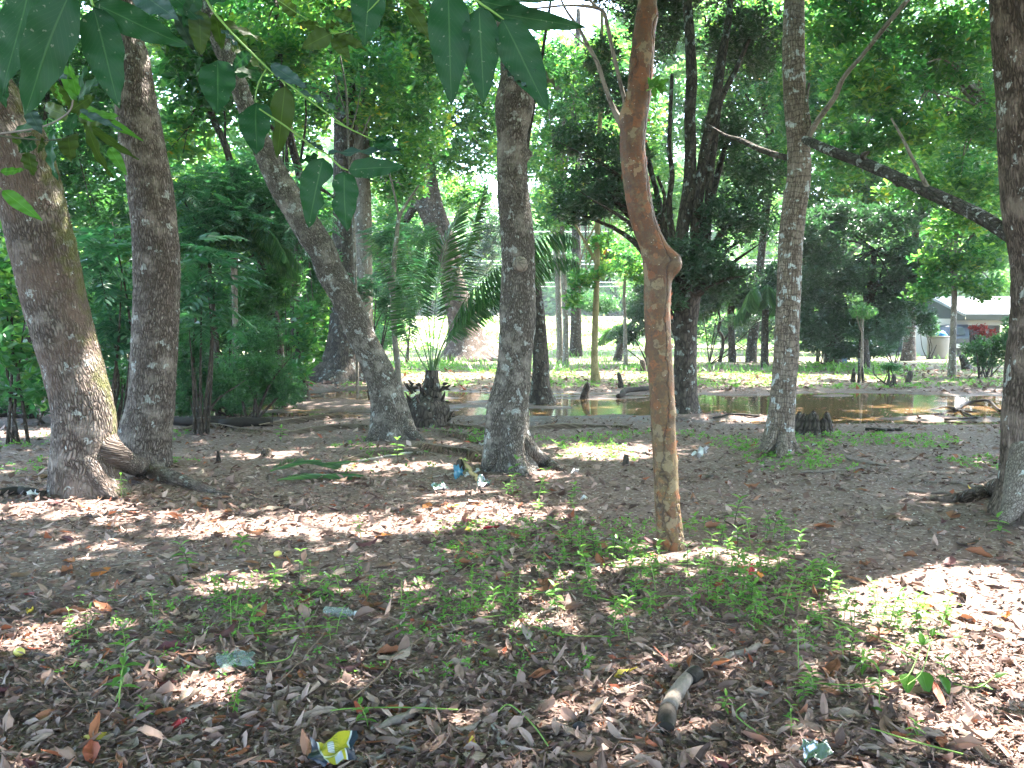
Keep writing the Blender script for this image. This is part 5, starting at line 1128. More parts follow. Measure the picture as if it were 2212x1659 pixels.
hb = empty('leafy_branch', at(800, -60, 1.8), 'drooping spray with one dark pointed leaf and small olive leaves near the top', 'branch'); Y5b = 1.8
twig(hb, [(860,-70,5),(840,-20,4),(868,0,4),(890,18,3)], Y5b); twig(hb, [(600,0,2),(660,40,2.5),(700,62,3),(722,72,3),(760,60,3),(800,20,3),(838,-20,4)], Y5b)
for (b_, t_, w_, m_, r_) in [((800,-34),(787,98),72,'hang_dark',.05),((880,12),(932,86),34,'hang_olive',.4),((870,-8),(922,24),22,'hang_olive',.5),((720,74),(792,106),30,'hang_olive',.4),((720,80),(756,128),30,'hang_olive',.2),((716,72),(650,104),40,'hang_olive',.2),
        ((700,62),(740,48),26,'hang_olive',.7),((640,30),(600,-5),30,'hang_olive',.5),((690,56),(640,52),22,'hang_olive',.7),((770,40),(716,24),24,'hang_olive',.5)]:
    big_leaf(hb, b_, t_, w_, Y5b, m_, r_, .10)
hb = empty('leafy_branch', at(0, 290, 2.1), 'young shoot with narrow bright and dark leaves fanning out before the left trunks', 'branch'); Y6b = 2.1
twig(hb, [(-30,292,6),(30,285,5),(80,277,4.5),(120,262,4),(150,240,4),(158,215,4)], Y6b, 'wood_grey'); twig(hb, [(-30,290,5),(60,300,4),(120,302,3),(170,290,3)], Y6b, 'stem_dark')
sh = [((160,212),(122,110),26,'hang_lime'),((155,205),(110,95),20,'hang_olive'),((165,208),(150,135),22,'hang_lime'),((152,230),(95,160),26,'hang_olive'),((168,228),(304,298),24,'hang_lime'),((172,236),(266,282),16,'hang_pale'),((180,262),(242,392),26,'hang_olive'),
      ((188,272),(300,346),20,'hang_olive'),((235,318),(274,378),24,'hang_lime'),((148,290),(152,345),44,'hang_olive'),((108,275),(117,386),34,'hang_dark'),((85,312),(96,316),34,'hang_olive'),((74,300),(40,330),30,'hang_dark'),((94,262),(20,288),22,'hang_dark'),
      ((0,372),(54,366),16,'hang_lime'),((160,215),(225,160),22,'hang_dark'),((178,200),(222,168),16,'hang_pale'),((112,156),(156,170),14,'hang_pale'),((150,240),(205,205),30,'hang_olive'),((140,250),(90,225),34,'hang_olive'),((60,235),(90,290),30,'hang_pale'),((162,250),(240,262),34,'hang_olive'),
      ((158,240),(150,300),44,'hang_dark'),((136,228),(120,180),18,'hang_lime'),((60,330),(72,380),34,'hang_olive'),((30,290),(70,345),40,'hang_olive'),((172,250),(260,250),24,'hang_lime'),((164,222),(190,130),20,'hang_dark')]
for k, (b_, t_, w_, m_) in enumerate(sh): big_leaf(hb, b_, t_, w_, Y6b + .1*math.sin(k*2.1), m_, .5*math.sin(k*1.7), .15, .08*math.cos(k), seed=k)
tag(big_leaf(hb, (4,410), (90,476), 30, Y6b-.2, 'hang_lime', .2, .1), None)
twig(hb, [(-30,380,3),(-10,396,3),(4,410,2)], Y6b-.2)
hb = empty('leafy_branch', at(1400, 170, Y5-.2), 'small bright green leaf sprig sprouting from the red trunk', 'branch')
twig(hb, [(1396,196,3),(1410,190,3),(1425,182,2)], Y5-.2)
for k, (b_, t_, w_) in enumerate([((1404,192),(1426,160),16),((1412,188),(1445,170),16),((1418,184),(1442,196),15),((1410,190),(1400,165),12),((1420,184),(1434,206),14),((1412,190),(1416,212),13)]): big_leaf(hb, b_, t_, w_, Y5-.2, 'hang_lime', .4*math.sin(k*2), .15, seed=k)
# ------------------------------------------------------------------ LEAF LITTER
def view_scatter(n, y0, y1, rs, widen=1.08, bias=1.0):
    """places on the ground inside the view, dense close by and thinner far off"""
    t = rs.uniform(0, 1, n); Y = y0*(y1/y0)**(t**bias); X = rs.uniform(-1, 1, n)*(Y*.60*widen + .25)
    return X, Y
def bare(X, Y):
    """1 where the trodden soil shows with little litter on it"""
    m = smooth(5.1, 6.0, Y)*smooth(9.6, 8.4, Y)*smooth(.2, 1.4, X)
    m = np.maximum(m, .8*smooth(4.9, 5.5, Y)*smooth(7.4, 6.3, Y)*smooth(.6, -1, X))
    m = np.maximum(m, .9*smooth(3.2, 4.6, Y)*smooth(2.1, 2.9, X-.12*Y)*smooth(9, 8, Y))
    m = np.maximum(m, .95*smooth(.33, .38, X/np.maximum(Y, .1))*smooth(4.2, 4.8, Y)*smooth(9, 8, Y))
    return np.clip(m + .35*fbm(X*1.1, Y*1.1, seed=41), 0, 1)
def litter_mass():
    rs = np.random.RandomState(12); lv = Leaves()
    def put(n, y0, y1, L0, L1, ar, tpl, tilt, hmax, bias=1.0, sel=None, tint=(0, .9)):
        X, Y = view_scatter(n, y0, y1, rs, bias=bias); b = bare(X, Y); k = rs.uniform(0, 1, n) > b*(.55 if L1 < .05 else .80)
        k &= ground(X, Y) > WATER+.012
        if sel is not None: k &= sel(X, Y)
        X, Y = X[k], Y[k]; n = len(X); a = rs.uniform(0, 6.28, n); L = rs.uniform(L0, L1, n)
        D = np.stack([np.cos(a), np.sin(a), rs.normal(0, tilt, n)], -1); N = np.stack([rs.normal(0, tilt*1.5, n), rs.normal(0, tilt*1.5, n), np.ones(n)], -1)
        P = np.stack([X, Y, ground(X, Y) + rs.uniform(.002, hmax, n)], -1) - D*(L*.5)[:, None]*np.array([1, 1, 0])
        tt = np.clip(rs.beta(1.2, 1.4, n)*.85 + .02, *tint); r = rs.uniform(0, 1, n) < .05; tt = np.where(r, rs.uniform(.9, 1, n), tt)
        V, Fq, T = leaf_arrays(P, D, N, L, L*ar*rs.uniform(.5, 1.15, n), tt, tpl, rs.normal(0, .22, n), 0.0); kk = len(tpl[0])
        fo = np.repeat(rs.normal(0, .22, n), kk)*np.tile([abs(q[1]) for q in tpl[0]], n)*np.repeat(L, kk)*ar
        V = V + rs.normal(0, 1, V.shape)*np.repeat(L, kk)[:, None]*(np.array([.018, .018, .035]) if kk > 8 else np.array([.07, .07, .04])) + fo[:, None]*np.array([0, 0, 1.]); lv.add(V, Fq, T)
    put(46000, 2.5, 9.5, .010, .040, .7, T4, .35, .014)
    put(1900, 2.5, 6, .075, .13, .46, T18, .25, .024, tint=(.05, .66))
    put(900, 5, 9, .08, .13, .46, T18, .25, .024, tint=(.05, .7))
    put(4200, 2.5, 6.5, .04, .085, .42, T18, .30, .020, tint=(.03, .75))
    put(9000, 2.5, 8, .025, .06, .55, T4, .35, .018)
    put(6000, 2.5, 7, .04, .12, .05, T4, .2, .024)
    put(8000, 2.5, 7, .05, .10, .08, T4, .25, .020)
    put(15000, 6, 17, .04, .12, .5, T4, .3, .02)
    put(14000, 22, 46, .10, .24, .5, T4, .25, .03)
    X = rs.uniform(-7, 16, 5200); Y = rs.uniform(15, 23.5, 5200); k = (ground(X, Y) < WATER) & (fbm(X*.8, Y*1.6, seed=61) > .02); X, Y = X[k], Y[k]; n = len(X); a = rs.uniform(0, 6.28, n)
    lv.add(*leaf_arrays(np.stack([X, Y, np.full(n, WATER+.006)], -1), np.stack([np.cos(a), np.sin(a), np.zeros(n)], -1), np.tile([0, 0, 1.], (n, 1)), rs.uniform(.04, .12, n), rs.uniform(.02, .05, n), rs.beta(1.5, 1.2, n)*.9, T4, -.05, .05))
    tag(link('leaf_litter', lv.mesh('leaf_litter', M['litter'])), 'brown dead leaves, crumbs and twigs covering the ground', kind='stuff')
    # pale gravel and shell crumbs in the trodden soil
    n = 2600; X, Y = view_scatter(n, 2.8, 10, rs); k = (rs.uniform(0, 1, n) < .25 + .75*bare(X, Y)) & (ground(X, Y) > -.04); X, Y = X[k], Y[k]; n = len(X)
    r = rs.uniform(.003, .009, n)[:, None]; c = np.stack([X, Y, ground(X, Y)+.006], -1); ax = np.array([[1,0,0],[0,1,0],[-1,0,0],[0,-1,0],[0,0,.7],[0,0,-.7]])
    V = (c[:, None] + ax[None]*r[:, None]).reshape(-1, 3); Fq = (np.arange(n)[:, None, None]*6 + np.array([[0,1,4],[1,2,4],[2,3,4],[3,0,4]])[None]).reshape(-1, 3)
    tag(link('gravel', mesh_np('gravel', V, Fq, M['pebble'])), 'small pale stones and shell bits in the soil', kind='stuff')
litter_mass()

def ground_cover():
    rs = np.random.RandomState(14); lv = Leaves()
    def put(n, xr, yr, L, W, dens, h, seed, tl=(0, .9)):
        X = rs.uniform(*xr, n); Y = rs.uniform(*yr, n); m = fbm(X*dens, Y*dens, seed=seed) > -.02
        m &= (np.abs(X) < .66*Y+1) & (ground(X, Y) > WATER+.03) & ~((X/np.maximum(Y, .1) > .36) & (Y < 8)); X, Y = X[m], Y[m]; n = len(X)
        C = np.stack([X, Y, ground(X, Y) + rs.uniform(.2, 1, n)*h], -1); lv.add(*rosettes(C, 5, L, W, rs, T4, up=.5, tilt=.3))
    put(2200, (-.6, 9), (9.6, 13.2), .05, .026, .9, .06, 3)
    put(1500, (-.6, 3.4), (4.4, 7.2), .030, .016, 1.6, .05, 13)
    put(700, (-2.2, 1.5), (3.9, 5.6), .028, .015, 1.6, .05, 15)
    put(1000, (-7, 0), (9.5, 13.6), .05, .026, .9, .06, 4)
    put(4200, (-7, 18), (23.2, 34), .09, .045, .55, .09, 5)
    put(6500, (-10, 32), (33, 60), .18, .09, .3, .20, 6)
    put(5000, (-30, 50), (58, 112), .45, .22, .2, .35, 7)
    tag(link('ground_cover', lv.mesh('ground_cover', M['leaf_seed'])), 'low green weeds and ground cover', kind='stuff')
    # stiff grass blades
    n = 8000; X = rs.uniform(-8, 30, n); Y = rs.uniform(30, 60, n); m = (fbm(X*.35, Y*.35, seed=9) > .0) & (np.abs(X) < .66*Y); X, Y = X[m], Y[m]; n = len(X); l2 = Leaves()
    D = np.stack([rs.normal(0, .35, n), rs.normal(0, .35, n), np.ones(n)], -1); N = np.stack([rs.normal(0, 1, n), -np.ones(n), rs.normal(0, .3, n)], -1)
    l2.add(*leaf_arrays(np.stack([X, Y, ground(X, Y)], -1), D, N, rs.uniform(.18, .42, n), .035, rs.uniform(.2, .9, n), T4, .5, .1))
    tag(link('grass', l2.mesh('grass', M['leaf_seed'])), 'grass tufts on the far bank', kind='stuff')
ground_cover()

# ------------------------------------------------------------------ the larger fallen leaves, one by one
def dead_mat(name, dark, light, vein, rough=.6):
    t = NT(name); uv = t.n('UVMap').outputs[0]; sx = t.n('SeparateXYZ'); t.l(uv, sx.inputs[0]); u, v = sx.outputs[0], sx.outputs[1]
    au = t.math('ABSOLUTE', t.math('SUBTRACT', u, .5)); oi = t.n('ObjectInfo').outputs['Random']; oc = t.n('TexCoord').outputs['Object']
    sv = t.math('SINE', t.math('MULTIPLY', t.math('SUBTRACT', v, t.math('MULTIPLY', au, .6)), 60))
    side = t.ramp(sv, [(.88, 0.0), (.98, .5)]); mid = t.ramp(au, [(.015, .9), (.04, 0.0)])
    c = t.mix(t.noise(oc, 40, 5, .7), dark, light); c = t.mix(t.math('MULTIPLY', oi, .45), c, dark); c = t.mix(side, c, vein); c = t.mix(mid, c, vein)
    c = t.mix(t.ramp(t.noise(oc, 90, 3), [(.60, 0.0), (.68, .6)]), c, tuple(x*.45 for x in dark))
    b = t.bsdf(c, rough, t.math('ADD', side, t.noise(oc, 120, 3)), .4, .002, .35); tr = t.n('BsdfTranslucent'); t.l(t.mix(.5, c, light), tr.inputs[0])
    mx = t.n('MixShader'); mx.inputs[0].default_value = .14; t.l(b.outputs[0], mx.inputs[1]); t.l(tr.outputs[0], mx.inputs[2]); return t.done(mx.outputs[0])
DEAD = [('brown', dead_mat('brown dead leaf', (.12, .070, .046), (.23, .135, .085), (.07, .045, .03)), .28), ('pale grey-tan', dead_mat('pale dead leaf', (.24, .18, .14), (.42, .33, .26), (.14, .11, .09), .8), .24),
        ('rusty', dead_mat('rusty dead leaf', (.20, .078, .040), (.36, .155, .080), (.12, .06, .04)), .22), ('maroon', dead_mat('maroon dead leaf', (.085, .032, .036), (.17, .07, .07), (.07, .03, .03), .45), .11),
        ('dark', dead_mat('dark dead leaf', (.035, .024, .02), (.075, .05, .042), (.03, .02, .02), .5), .08), ('orange', dead_mat('orange dead leaf', (.38, .12, .03), (.52, .20, .05), (.25, .09, .03), .5), .04), ('yellow', dead_mat('yellow fallen leaf', (.48, .36, .04), (.60, .46, .07), (.35, .25, .04), .5), .015),
        ('red', dead_mat('red fallen leaf', (.30, .02, .03), (.45, .05, .05), (.2, .02, .02), .45), .015)]
SHAPES = [('curled', dict(c=1.5, f=.3, tw=.3, sh=1.0)), ('flat', dict(c=.25, f=.1, tw=.1, sh=1.0)), ('folded', dict(c=.3, f=1.1, tw=.2, sh=1.0)), ('cupped', dict(c=.6, f=-.9, tw=.2, sh=1.25)), ('twisted', dict(c=.7, f=.4, tw=1.3, sh=.9)), ('arched', dict(c=-1.0, f=-.35, tw=.2, sh=1.0)), ('crumpled', dict(c=.8, f=.6, tw=.6, sh=1.2))]
def fallen_mesh(c, f, tw, sh, seed):
    rs = np.random.RandomState(seed); rows, cols = 7, 5; V, UV = [], []; ar = rs.uniform(.38, .56); ph = rs.uniform(0, 6, 4); ck = .10 if sh > 1.1 else .045
    for i in range(rows):
        v = i/(rows-1); w_ = max(.03, math.sin(math.pi*min(1, max(0, v**(sh))))**.7*(1.1-.15*v)) if 0 < v < 1 else .03
        a = (v-.5)*c; y = (math.sin(a)/c if abs(c) > .05 else v-.5); z0 = (1-math.cos(a))/c if abs(c) > .05 else 0
        for j in range(cols):
            u = j/(cols-1)*2-1; x = u*w_*ar*.5*(1 + .12*math.sin(v*17+ph[0]+u)); cf = math.cos(min(1.3, abs(f)*abs(u))); z = z0 + math.copysign(abs(x)*math.sin(min(1.3, abs(f))), f) + ck*math.sin(v*9+ph[1]+u*2.2)*abs(u)*.5 + ck*.4*math.sin(v*14+ph[2]-u*5)
            t_ = tw*(v-.5); X = x*cf*math.cos(t_) - (z-z0)*math.sin(t_); Z = z0 + x*cf*math.sin(t_) + (z-z0)*math.cos(t_)
            V.append((X, y, Z)); UV.append(((u+1)/2, v))
    V = np.array(V); V[:, 2] -= V[:, 2].min() - .0
    i, j = np.meshgrid(np.arange(rows-1), np.arange(cols-1), indexing='ij'); Fq = np.stack([i*cols+j, i*cols+j+1, (i+1)*cols+j+1, (i+1)*cols+j], -1).reshape(-1, 4)
    return V, Fq, np.array(UV)
FM = {}
for si, (sn, sp) in enumerate(SHAPES):
    for vr in range(3):
        V, Fq, UV = fallen_mesh(seed=si*7+vr, **sp)
        for di, (dn, dm, _) in enumerate(DEAD): FM[(si, vr, di)] = (V, Fq, UV, dm)
FMC = {}
def fallen(si, vr, di):
    k = (si, vr, di)
    if k not in FMC: V, Fq, UV, dm = FM[k]; FMC[k] = mesh_np('fallen_leaf', V, Fq, dm, uv=UV)
    return FMC[k]
def to_px(X, Y, Z):
    p = R(PITCH); dy, dz = Y, Z-EYE; f = dy*math.cos(p) - dz*math.sin(p)*1.0; up = dz*math.cos(p) + dy*math.sin(p)
    return (512 + F*X/f)/K, (384 - F*up/f)/K
MARKS = [((1447,1180),'the red trunk'),((735,1330),'the clear bottle'),((510,1440),'the pale plastic bag'),((730,1640),'the yellow wrapper'),((1465,1520),'the blackened log piece'),((860,1560),'the thick grey stick'),((1960,1520),'the broad-leaved creeper'),
         ((1760,1645),'the foil wrapper'),((190,1075),'the mossy trunk'),((1100,1020),'the central trunk'),((2185,1100),'the massive ridged trunk'),((1684,985),'the pale lichened trunk'),((1080,1590),'the bleached crooked twig'),((40,1420),'the yellow fruit'),((2000,1290),'the big sunlit patch'),
         ((680,1025),'the green fallen frond'),((1300,1270),'the seedling bed'),((380,1500),'the lone tall seedling')]
def place_words(x, y):
    d = sorted((math.hypot((x-a)*.8, (y-b)*1.3), a, b, nm) for (a, b), nm in MARKS)
    _, a, b, nm = d[0]; far = d[0][0] > 170
    side = ('left of' if x < a else 'right of') if abs(x-a)*.7 > abs(y-b) else ('behind' if y < b else 'in front of')
    return ('well ' if far and side in ('left of', 'right of') else 'some way ' if far else 'just ') + side + ' ' + nm
def scatter_fallen():
    rs = np.random.RandomState(23); used = {}; pos = []
    X, Y = view_scatter(5000, 3.0, 9.5, rs, .97, 1.15); k = 0
    probs = np.cumsum([d[2] for d in DEAD]); probs /= probs[-1]
    for x, y in zip(X, Y):
        if k >= 296: break
        if any((x-a)**2 + (y-b)**2 < (.045*y/3.5)**2*4 for a, b in pos[-400:]): continue
        if ground(x, y) < -.05: continue
        si = int(rs.randint(len(SHAPES))); vr = int(rs.randint(3)); di = int(np.searchsorted(probs, rs.uniform()))
        L = rs.uniform(.115, .19) * (1.12 if y > 6 else 1.0)*(.85 if y < 4 else 1)
        z = float(ground(x, y)) + .006; u, v = to_px(x, y, z)
        sz = 'small' if L < .12 else ('large' if L > .15 else '')
        lab = ' '.join(f"{sz} {SHAPES[si][0]} {DEAD[di][0]} fallen leaf {place_words(u, v)}".split())
        if used.get(lab): continue      # every leaf can be told from the others
        used[lab] = 1
        o = link('fallen_leaf', fallen(si, vr, di), None, (x, y, z), (rs.normal(0, .16), rs.normal(0, .16) + (math.pi if rs.uniform() < .25 and si in (1, 5) else 0), rs.uniform(0, 6.28)), (L, L, L))
        tag(o, lab, 'leaf', 'larger dead leaves scattered on the ground'); pos.append((x, y)); k += 1
scatter_fallen()
for (x, y, L, si, di, rz, lab) in [(1010,1152,.15,0,6,.3,'large yellow and brown fallen leaf beside the red strip on the path'),(1410,1450-300,.001,0,0,0,None)][:1]:
    h = hit(x, y); tag(link('fallen_leaf', fallen(si, 1, di), None, h+np.array([0,0,.01]), (0, .1, rz), (L, L, L)), lab, 'leaf', 'larger dead leaves scattered on the ground')

# ------------------------------------------------------------------ seedlings
def seedling_proto(kind, rs):
    """list of (name, mesh, location, rotation, scale) for one seedling of a kind"""
    out = []; H = rs.uniform(.08, .17); bend = rs.normal(0, .02, 2); pts = [[0, 0, -.02, .0022], [bend[0]*.4, bend[1]*.4, H*.5, .002], [bend[0], bend[1], H, .0012]]
    V, Fq, B = tube(pts, 5, 8, cap=False); out.append((mesh_np('stem', V, Fq, M['stem_green' if kind % 2 else 'stem_dark'], vec=B), None))
    n = rs.randint(3, 6); a0 = rs.uniform(0, 6.28)
    for k in range(n):
        t = .35 + .65*(k/(n-1)); z = H*t; c = np.array([bend[0]*t, bend[1]*t, z]); L = (.030 + .022*math.sin(math.pi*t*.8))*(1.1 if kind < 3 else .85)
        for s in (0, 1):
            a = a0 + k*1.57 + s*math.pi + rs.normal(0, .2); el = rs.uniform(.0, .5) + .5*(k == n-1)
            D = np.array([math.cos(a)*math.cos(el), math.sin(a)*math.cos(el), math.sin(el)]); N = np.array([-math.cos(a)*math.sin(el), -math.sin(a)*math.sin(el), math.cos(el)])
            ar = .34 if kind in (0, 3) else .46
            rows = [(0, .06), (.2, .75), (.45, 1.0), (.75, .62), (1, .03)]; S = np.cross(D, N); V = []
            for v, w_ in rows:
                for u in (-1, 0, 1): V.append(c + D*L*v + S*u*w_*L*ar*.5 + N*(abs(u)*w_*L*.10 - L*v*v*.30))
            Fq = [[r*3+q, r*3+q+1, r*3+q+4, r*3+q+3] for r in range(4) for q in range(2)]
            out.append((mesh_np('leaf', V, Fq, M['leaf_seed'], tint=np.full(15, rs.uniform(.1, .95))), None))
    return out, H
rs_s = np.random.RandomState(31)
PROTOS = [seedling_proto(k % 5, rs_s) for k in range(14)]
def plant_seedling(x, y, sc, rz, lab, pi, group='small green seedlings sprouting through the litter'):
    h = hit(x, y); r = empty('seedling', h, lab, 'seedling', group); r.rotation_euler = (0, 0, rz); r.scale = (sc, sc, sc)
    for me, _ in PROTOS[pi][0]:
        link(me.name.split('.')[0], me, r)
ZONES = [(150,500,1290,1400,13,.9),(480,1000,1235,1400,36,1.0),(1000,1420,1160,1340,56,1.1),(1480,1720,1135,1250,36,1.15),(1480,1800,1240,1360,34,1.05),(1660,1800,1225,1285,14,1.1),(1700,2060,1300,1480,36,1.05),(1200,1420,1180,1240,10,1.1),(1080,1260,1060,1110,7,1.2),(1560,2100,1440,1620,8,.9),(250,1000,1430,1600,5,.8),(1100,1400,1350,1420,6,.9)]
usedl = {}
for (x0, x1, y0, y1, n, sc) in ZONES:
    for k in range(n):
        x, y = rs_s.uniform(x0, x1), rs_s.uniform(y0, y1); pi = int(rs_s.randint(14)); s_ = sc*rs_s.uniform(.75, 1.2); hh = PROTOS[pi][1]*s_
        szw = 'tiny' if hh < .09 else ('short' if hh < .12 else ('tall' if hh > .155 else 'middle-sized')); kw = ['narrow-leaved', 'round-leaved', 'oval-leaved', 'slender', 'bushy'][pi % 5]
        tone = ['dark', 'fresh', 'pale', 'mid', 'deep'][int(rs_s.randint(5))]
        lab = f"{szw} {kw} green seedling {place_words(x, y)}"
        for tries in range(12):
            if lab not in usedl: break
            pi = int(rs_s.randint(14)); s_ = sc*rs_s.uniform(.7, 1.3); hh = PROTOS[pi][1]*s_; x = min(x1, max(x0, x + rs_s.normal(0, 25)))
            szw = 'tiny' if hh < .09 else ('short' if hh < .12 else ('tall' if hh > .155 else 'middle-sized')); kw = ['narrow-leaved', 'round-leaved', 'oval-leaved', 'slender', 'bushy'][pi % 5]; lab = f"{szw} {kw} green seedling {place_words(x, y)}"
        if lab in usedl: continue
        usedl[lab] = 1
        plant_seedling(x, y, s_, rs_s.uniform(0, 6.28), lab, pi)
for (x, y, s_, pi, lab) in [(412,1240,1.5,2,'upright bright green seedling alone left of the sunlit band'),(645,1262,1.3,4,'leggy green seedling standing in the litter behind the clear bottle'),(512,1200,1.5,6,'dark green seedling in the shade below the sunlit band'),(780,1165,1.3,8,'small seedling standing in the sunlit band'),
        (858,1002,2.2,9,'broad-leaved green shoot before the slanting trunk'),(605,955,2.0,5,'single green shoot at the pond side under the bushes'),(1585,1140,2.0,10,'leafy seedling with hanging leaves right behind the red trunk'),(195,1068,1.8,1,'bright seedling at the foot of the mossy trunk'),(262,1075,1.5,3,'small bright seedling right of the mossy trunk foot'),
        (2165,1160,1.5,7,'seedling beside the massive ridged trunk'),(1105,1040,1.8,12,'leafy green shoot at the toes of the central trunk'),(255,1535,1.5,11,'lone tall seedling on a bent green stem in the lower left litter'),(1160,1090,1.9,13,'bright seedling clump behind the yellow leaf')]:
    plant_seedling(x, y, s_, rs_s.uniform(0, 6.28), lab, pi)
# broad-leaved creeper in the lower right
h0 = hit(1960, 1530); cr = empty('creeper', h0, 'creeper with broad glossy green leaves in the lower right litter', 'plant')
def onz(x, y, lift): return hit(x, y) + np.array([0, 0, lift])
for pts in ([(1780,1500,.02),(1860,1500,.03),(1920,1502,.05),(1960,1505,.09),(1985,1480,.16)], [(1960,1510,.06),(1990,1500,.10),(2010,1460,.17)], [(2062,1490,.02),(2110,1510,.05),(2150,1495,.07)]):
    q = np.array([[*onz(x, y, 0)[:2], onz(x, y, l)[2], .0025] for x, y, l in pts]); q[:, :3] -= h0; V, Fq, B = tube(q, 6, 30, cap=False); link('stem', mesh_np('stem', V, Fq, M['stem_green'], vec=B), cr)
def broad(parent, origin, x, y, lift, L, ar, az, el, mat='hang_lime'):
    c = onz(x, y, lift) - origin; D = np.array([math.cos(az)*math.cos(el), math.sin(az)*math.cos(el), math.sin(el)]); up = np.array([0, 0, 1.]); S = nrm(np.cross(D, up)[None])[0]; N = np.cross(S, D); V, UV = [], []
    for i in range(8):
        v = i/7; w_ = max(.03, math.sin(math.pi*v**.7)**.75*(1.1-.2*v)) if 0 < v < 1 else .03
        for u in (-1, -.5, 0, .5, 1): V.append(c + D*L*v + S*u*w_*L*ar*.5 + N*(abs(u)*w_*L*.10 - L*v*v*.22 + .02*L*math.sin(v*9+u*3))); UV.append(((u+1)/2, v))
    Fq = [[r*5+q, r*5+q+1, r*5+q+6, r*5+q+5] for r in range(7) for q in range(4)]
    return link('leaf', mesh_np('leaf', V, Fq, M[mat], uv=np.array(UV)), parent)
for (x, y, l, L, ar, az, el) in [(1958,1500,.09,.085,.75,-1.9,-.7),(1988,1500,.10,.095,.8,-1.4,-.8),(2030,1505,.09,.085,.55,-1.2,-.75),(1900,1500,.05,.06,.6,2.6,.3),(1860,1502,.04,.055,.6,-2.4,.2),(1930,1498,.07,.06,.6,1.9,.3),(1990,1470,.16,.07,.42,1.4,1.0),(1992,1470,.16,.065,.4,.3,.5),(1988,1472,.16,.065,.4,2.9,.4),(2010,1455,.17,.06,.4,.9,.7),
        (2060,1400,.05,.06,.6,.2,.2),(2040,1395,.05,.05,.6,2.5,.2),(2110,1508,.05,.06,.6,-.6,.1),(2150,1494,.06,.065,.55,.3,.4),(2080,1492,.04,.05,.55,2.3,.3),(1880,1545,.03,.06,.5,-.9,.2),(1795,1500,.03,.05,.5,2.5,.2),(1820,1502,.03,.05,.5,-2,.1)]:
    broad(cr, h0, x, y, l, L, ar, az, el)
h1 = hit(1020, 1625); yl = tag(link('fallen_leaf', fallen(1, 2, 6), None, h1+np.array([0, 0, .01]), (.9, .1, .2), (.09,)*3), 'upright yellow-green fallen leaf at the bottom edge near the centre', 'leaf', 'larger dead leaves scattered on the ground')

# creeping green runners
rn = np.random.RandomState(44)
for k, (pts, lb) in enumerate([([(500,1388),(560,1380),(640,1372),(700,1362)],'green runner creeping at the left edge of the seedlings'),([(700,1556),(760,1548),(880,1547),(990,1553)],'pair of straight green runners in the litter above the yellow wrapper'),([(1070,1560),(1100,1545),(1150,1590),(1185,1630)],'bent green stem beside the bleached crooked twig'),
        ([(1000,1290),(1080,1285),(1180,1290),(1290,1280)],'green runner crossing the middle of the seedling bed'),([(1330,1240),(1420,1235),(1500,1230),(1620,1240)],'green runner passing in front of the red trunk'),([(930,1370),(1000,1350),(1090,1340)],'short green runner behind the tan folded leaf'),([(1260,1300),(1350,1310),(1450,1300),(1560,1310)],'long green runner under the red trunk'),
        ([(1750,1330),(1840,1370),(1920,1400),(1985,1430)],'green runner slanting down through the right seedlings'),([(1700,1500),(1760,1490),(1830,1494),(1880,1498)],'green runner leading to the broad-leaved creeper'),([(1880,1600),(1980,1630),(2080,1650)],'green runner in the bottom right litter'),([(1610,1540),(1590,1560),(1640,1610)],'thin green stem right of the blackened log'),
        ([(640,1400),(620,1440),(560,1452)],'green stem curling over the pale plastic bag'),([(250,1535),(262,1500),(268,1480)],'bent green stem of the lower left litter'),([(1150,1370),(1230,1390),(1310,1385)],'green runner in the litter below the seedling bed')]):
    q = []
    for i, (x, y) in enumerate(pts): h = hit(x, y); q.append([h[0], h[1], h[2] + .02 + .02*rn.uniform(), .0032])
    q = np.array(q); off = q[0, :3].copy(); q[:, :3] -= off; V, Fq, B = tube(q, 6, 40, (), (), .05, 0, k)
    tag(link('runner', mesh_np('runner', V, Fq, M['stem_green'], vec=B), None, off), lb, 'runner', 'green creeping stems on the ground')

# ------------------------------------------------------------------ sticks and logs
def stick(label, pts, mat, name='stick', group='sticks lying on the ground', nu=10, rough=.22, lift=.5, nv=40, seed=0, cat='stick'):
    q = []
    for (x, y, wd, *l) in pts: h = hit(x, y); r = px(wd, h[1])/2*.85; q.append([h[0], h[1], h[2] + r*lift*1.6 + (l[0] if l else 0), r])
    q = np.array(q)
    if len(q) > 1:
        q2 = resample(q, 9); jr = np.random.RandomState(int(pts[0][0]) % 999); q2[1:-1, :2] += jr.normal(0, 1, (7, 2))*.010*max(1, h[1]/6)*np.array([1, 1.5]); q2[:, 3] *= jr.uniform(.8, 1.15, 9); q = q2
    off = q[0, :3].copy(); q[:, :3] -= off; V, Fq, B = tube(q, nu, nv, (), (), rough, .0006, seed)
    return tag(link(name, mesh_np(name, V, Fq, M[mat], vec=B), None, off), label, cat, group)
h = hit(1440, 1560); lg = empty('log', h, 'short cut log of peeling wood with a charred end in the litter', 'log')
def part_tube(parent, pts, mat, name, org, nu=16, nv=30, rough=.08):
    q = []
    for (x, y, wd, l) in pts: hh = hit(x, y); r = px(wd, hh[1])/2; q.append([hh[0], hh[1], hh[2]+r*.7+l, r])
    q = np.array(q); q[:, :3] -= org; V, Fq, B = tube(q, nu, nv, (), (), rough, .0008, 5); return link(name, mesh_np(name, V, Fq, M[mat], vec=B), parent)
part_tube(lg, [(1444,1545,38,0),(1460,1512,36,0),(1478,1490,32,.01),(1500,1470,28,.02)], 'wood_grey', 'wood', h)
part_tube(lg, [(1442,1552,40,0),(1441,1572,42,0),(1440,1590,34,0)], 'wood_black', 'charred_end', h)
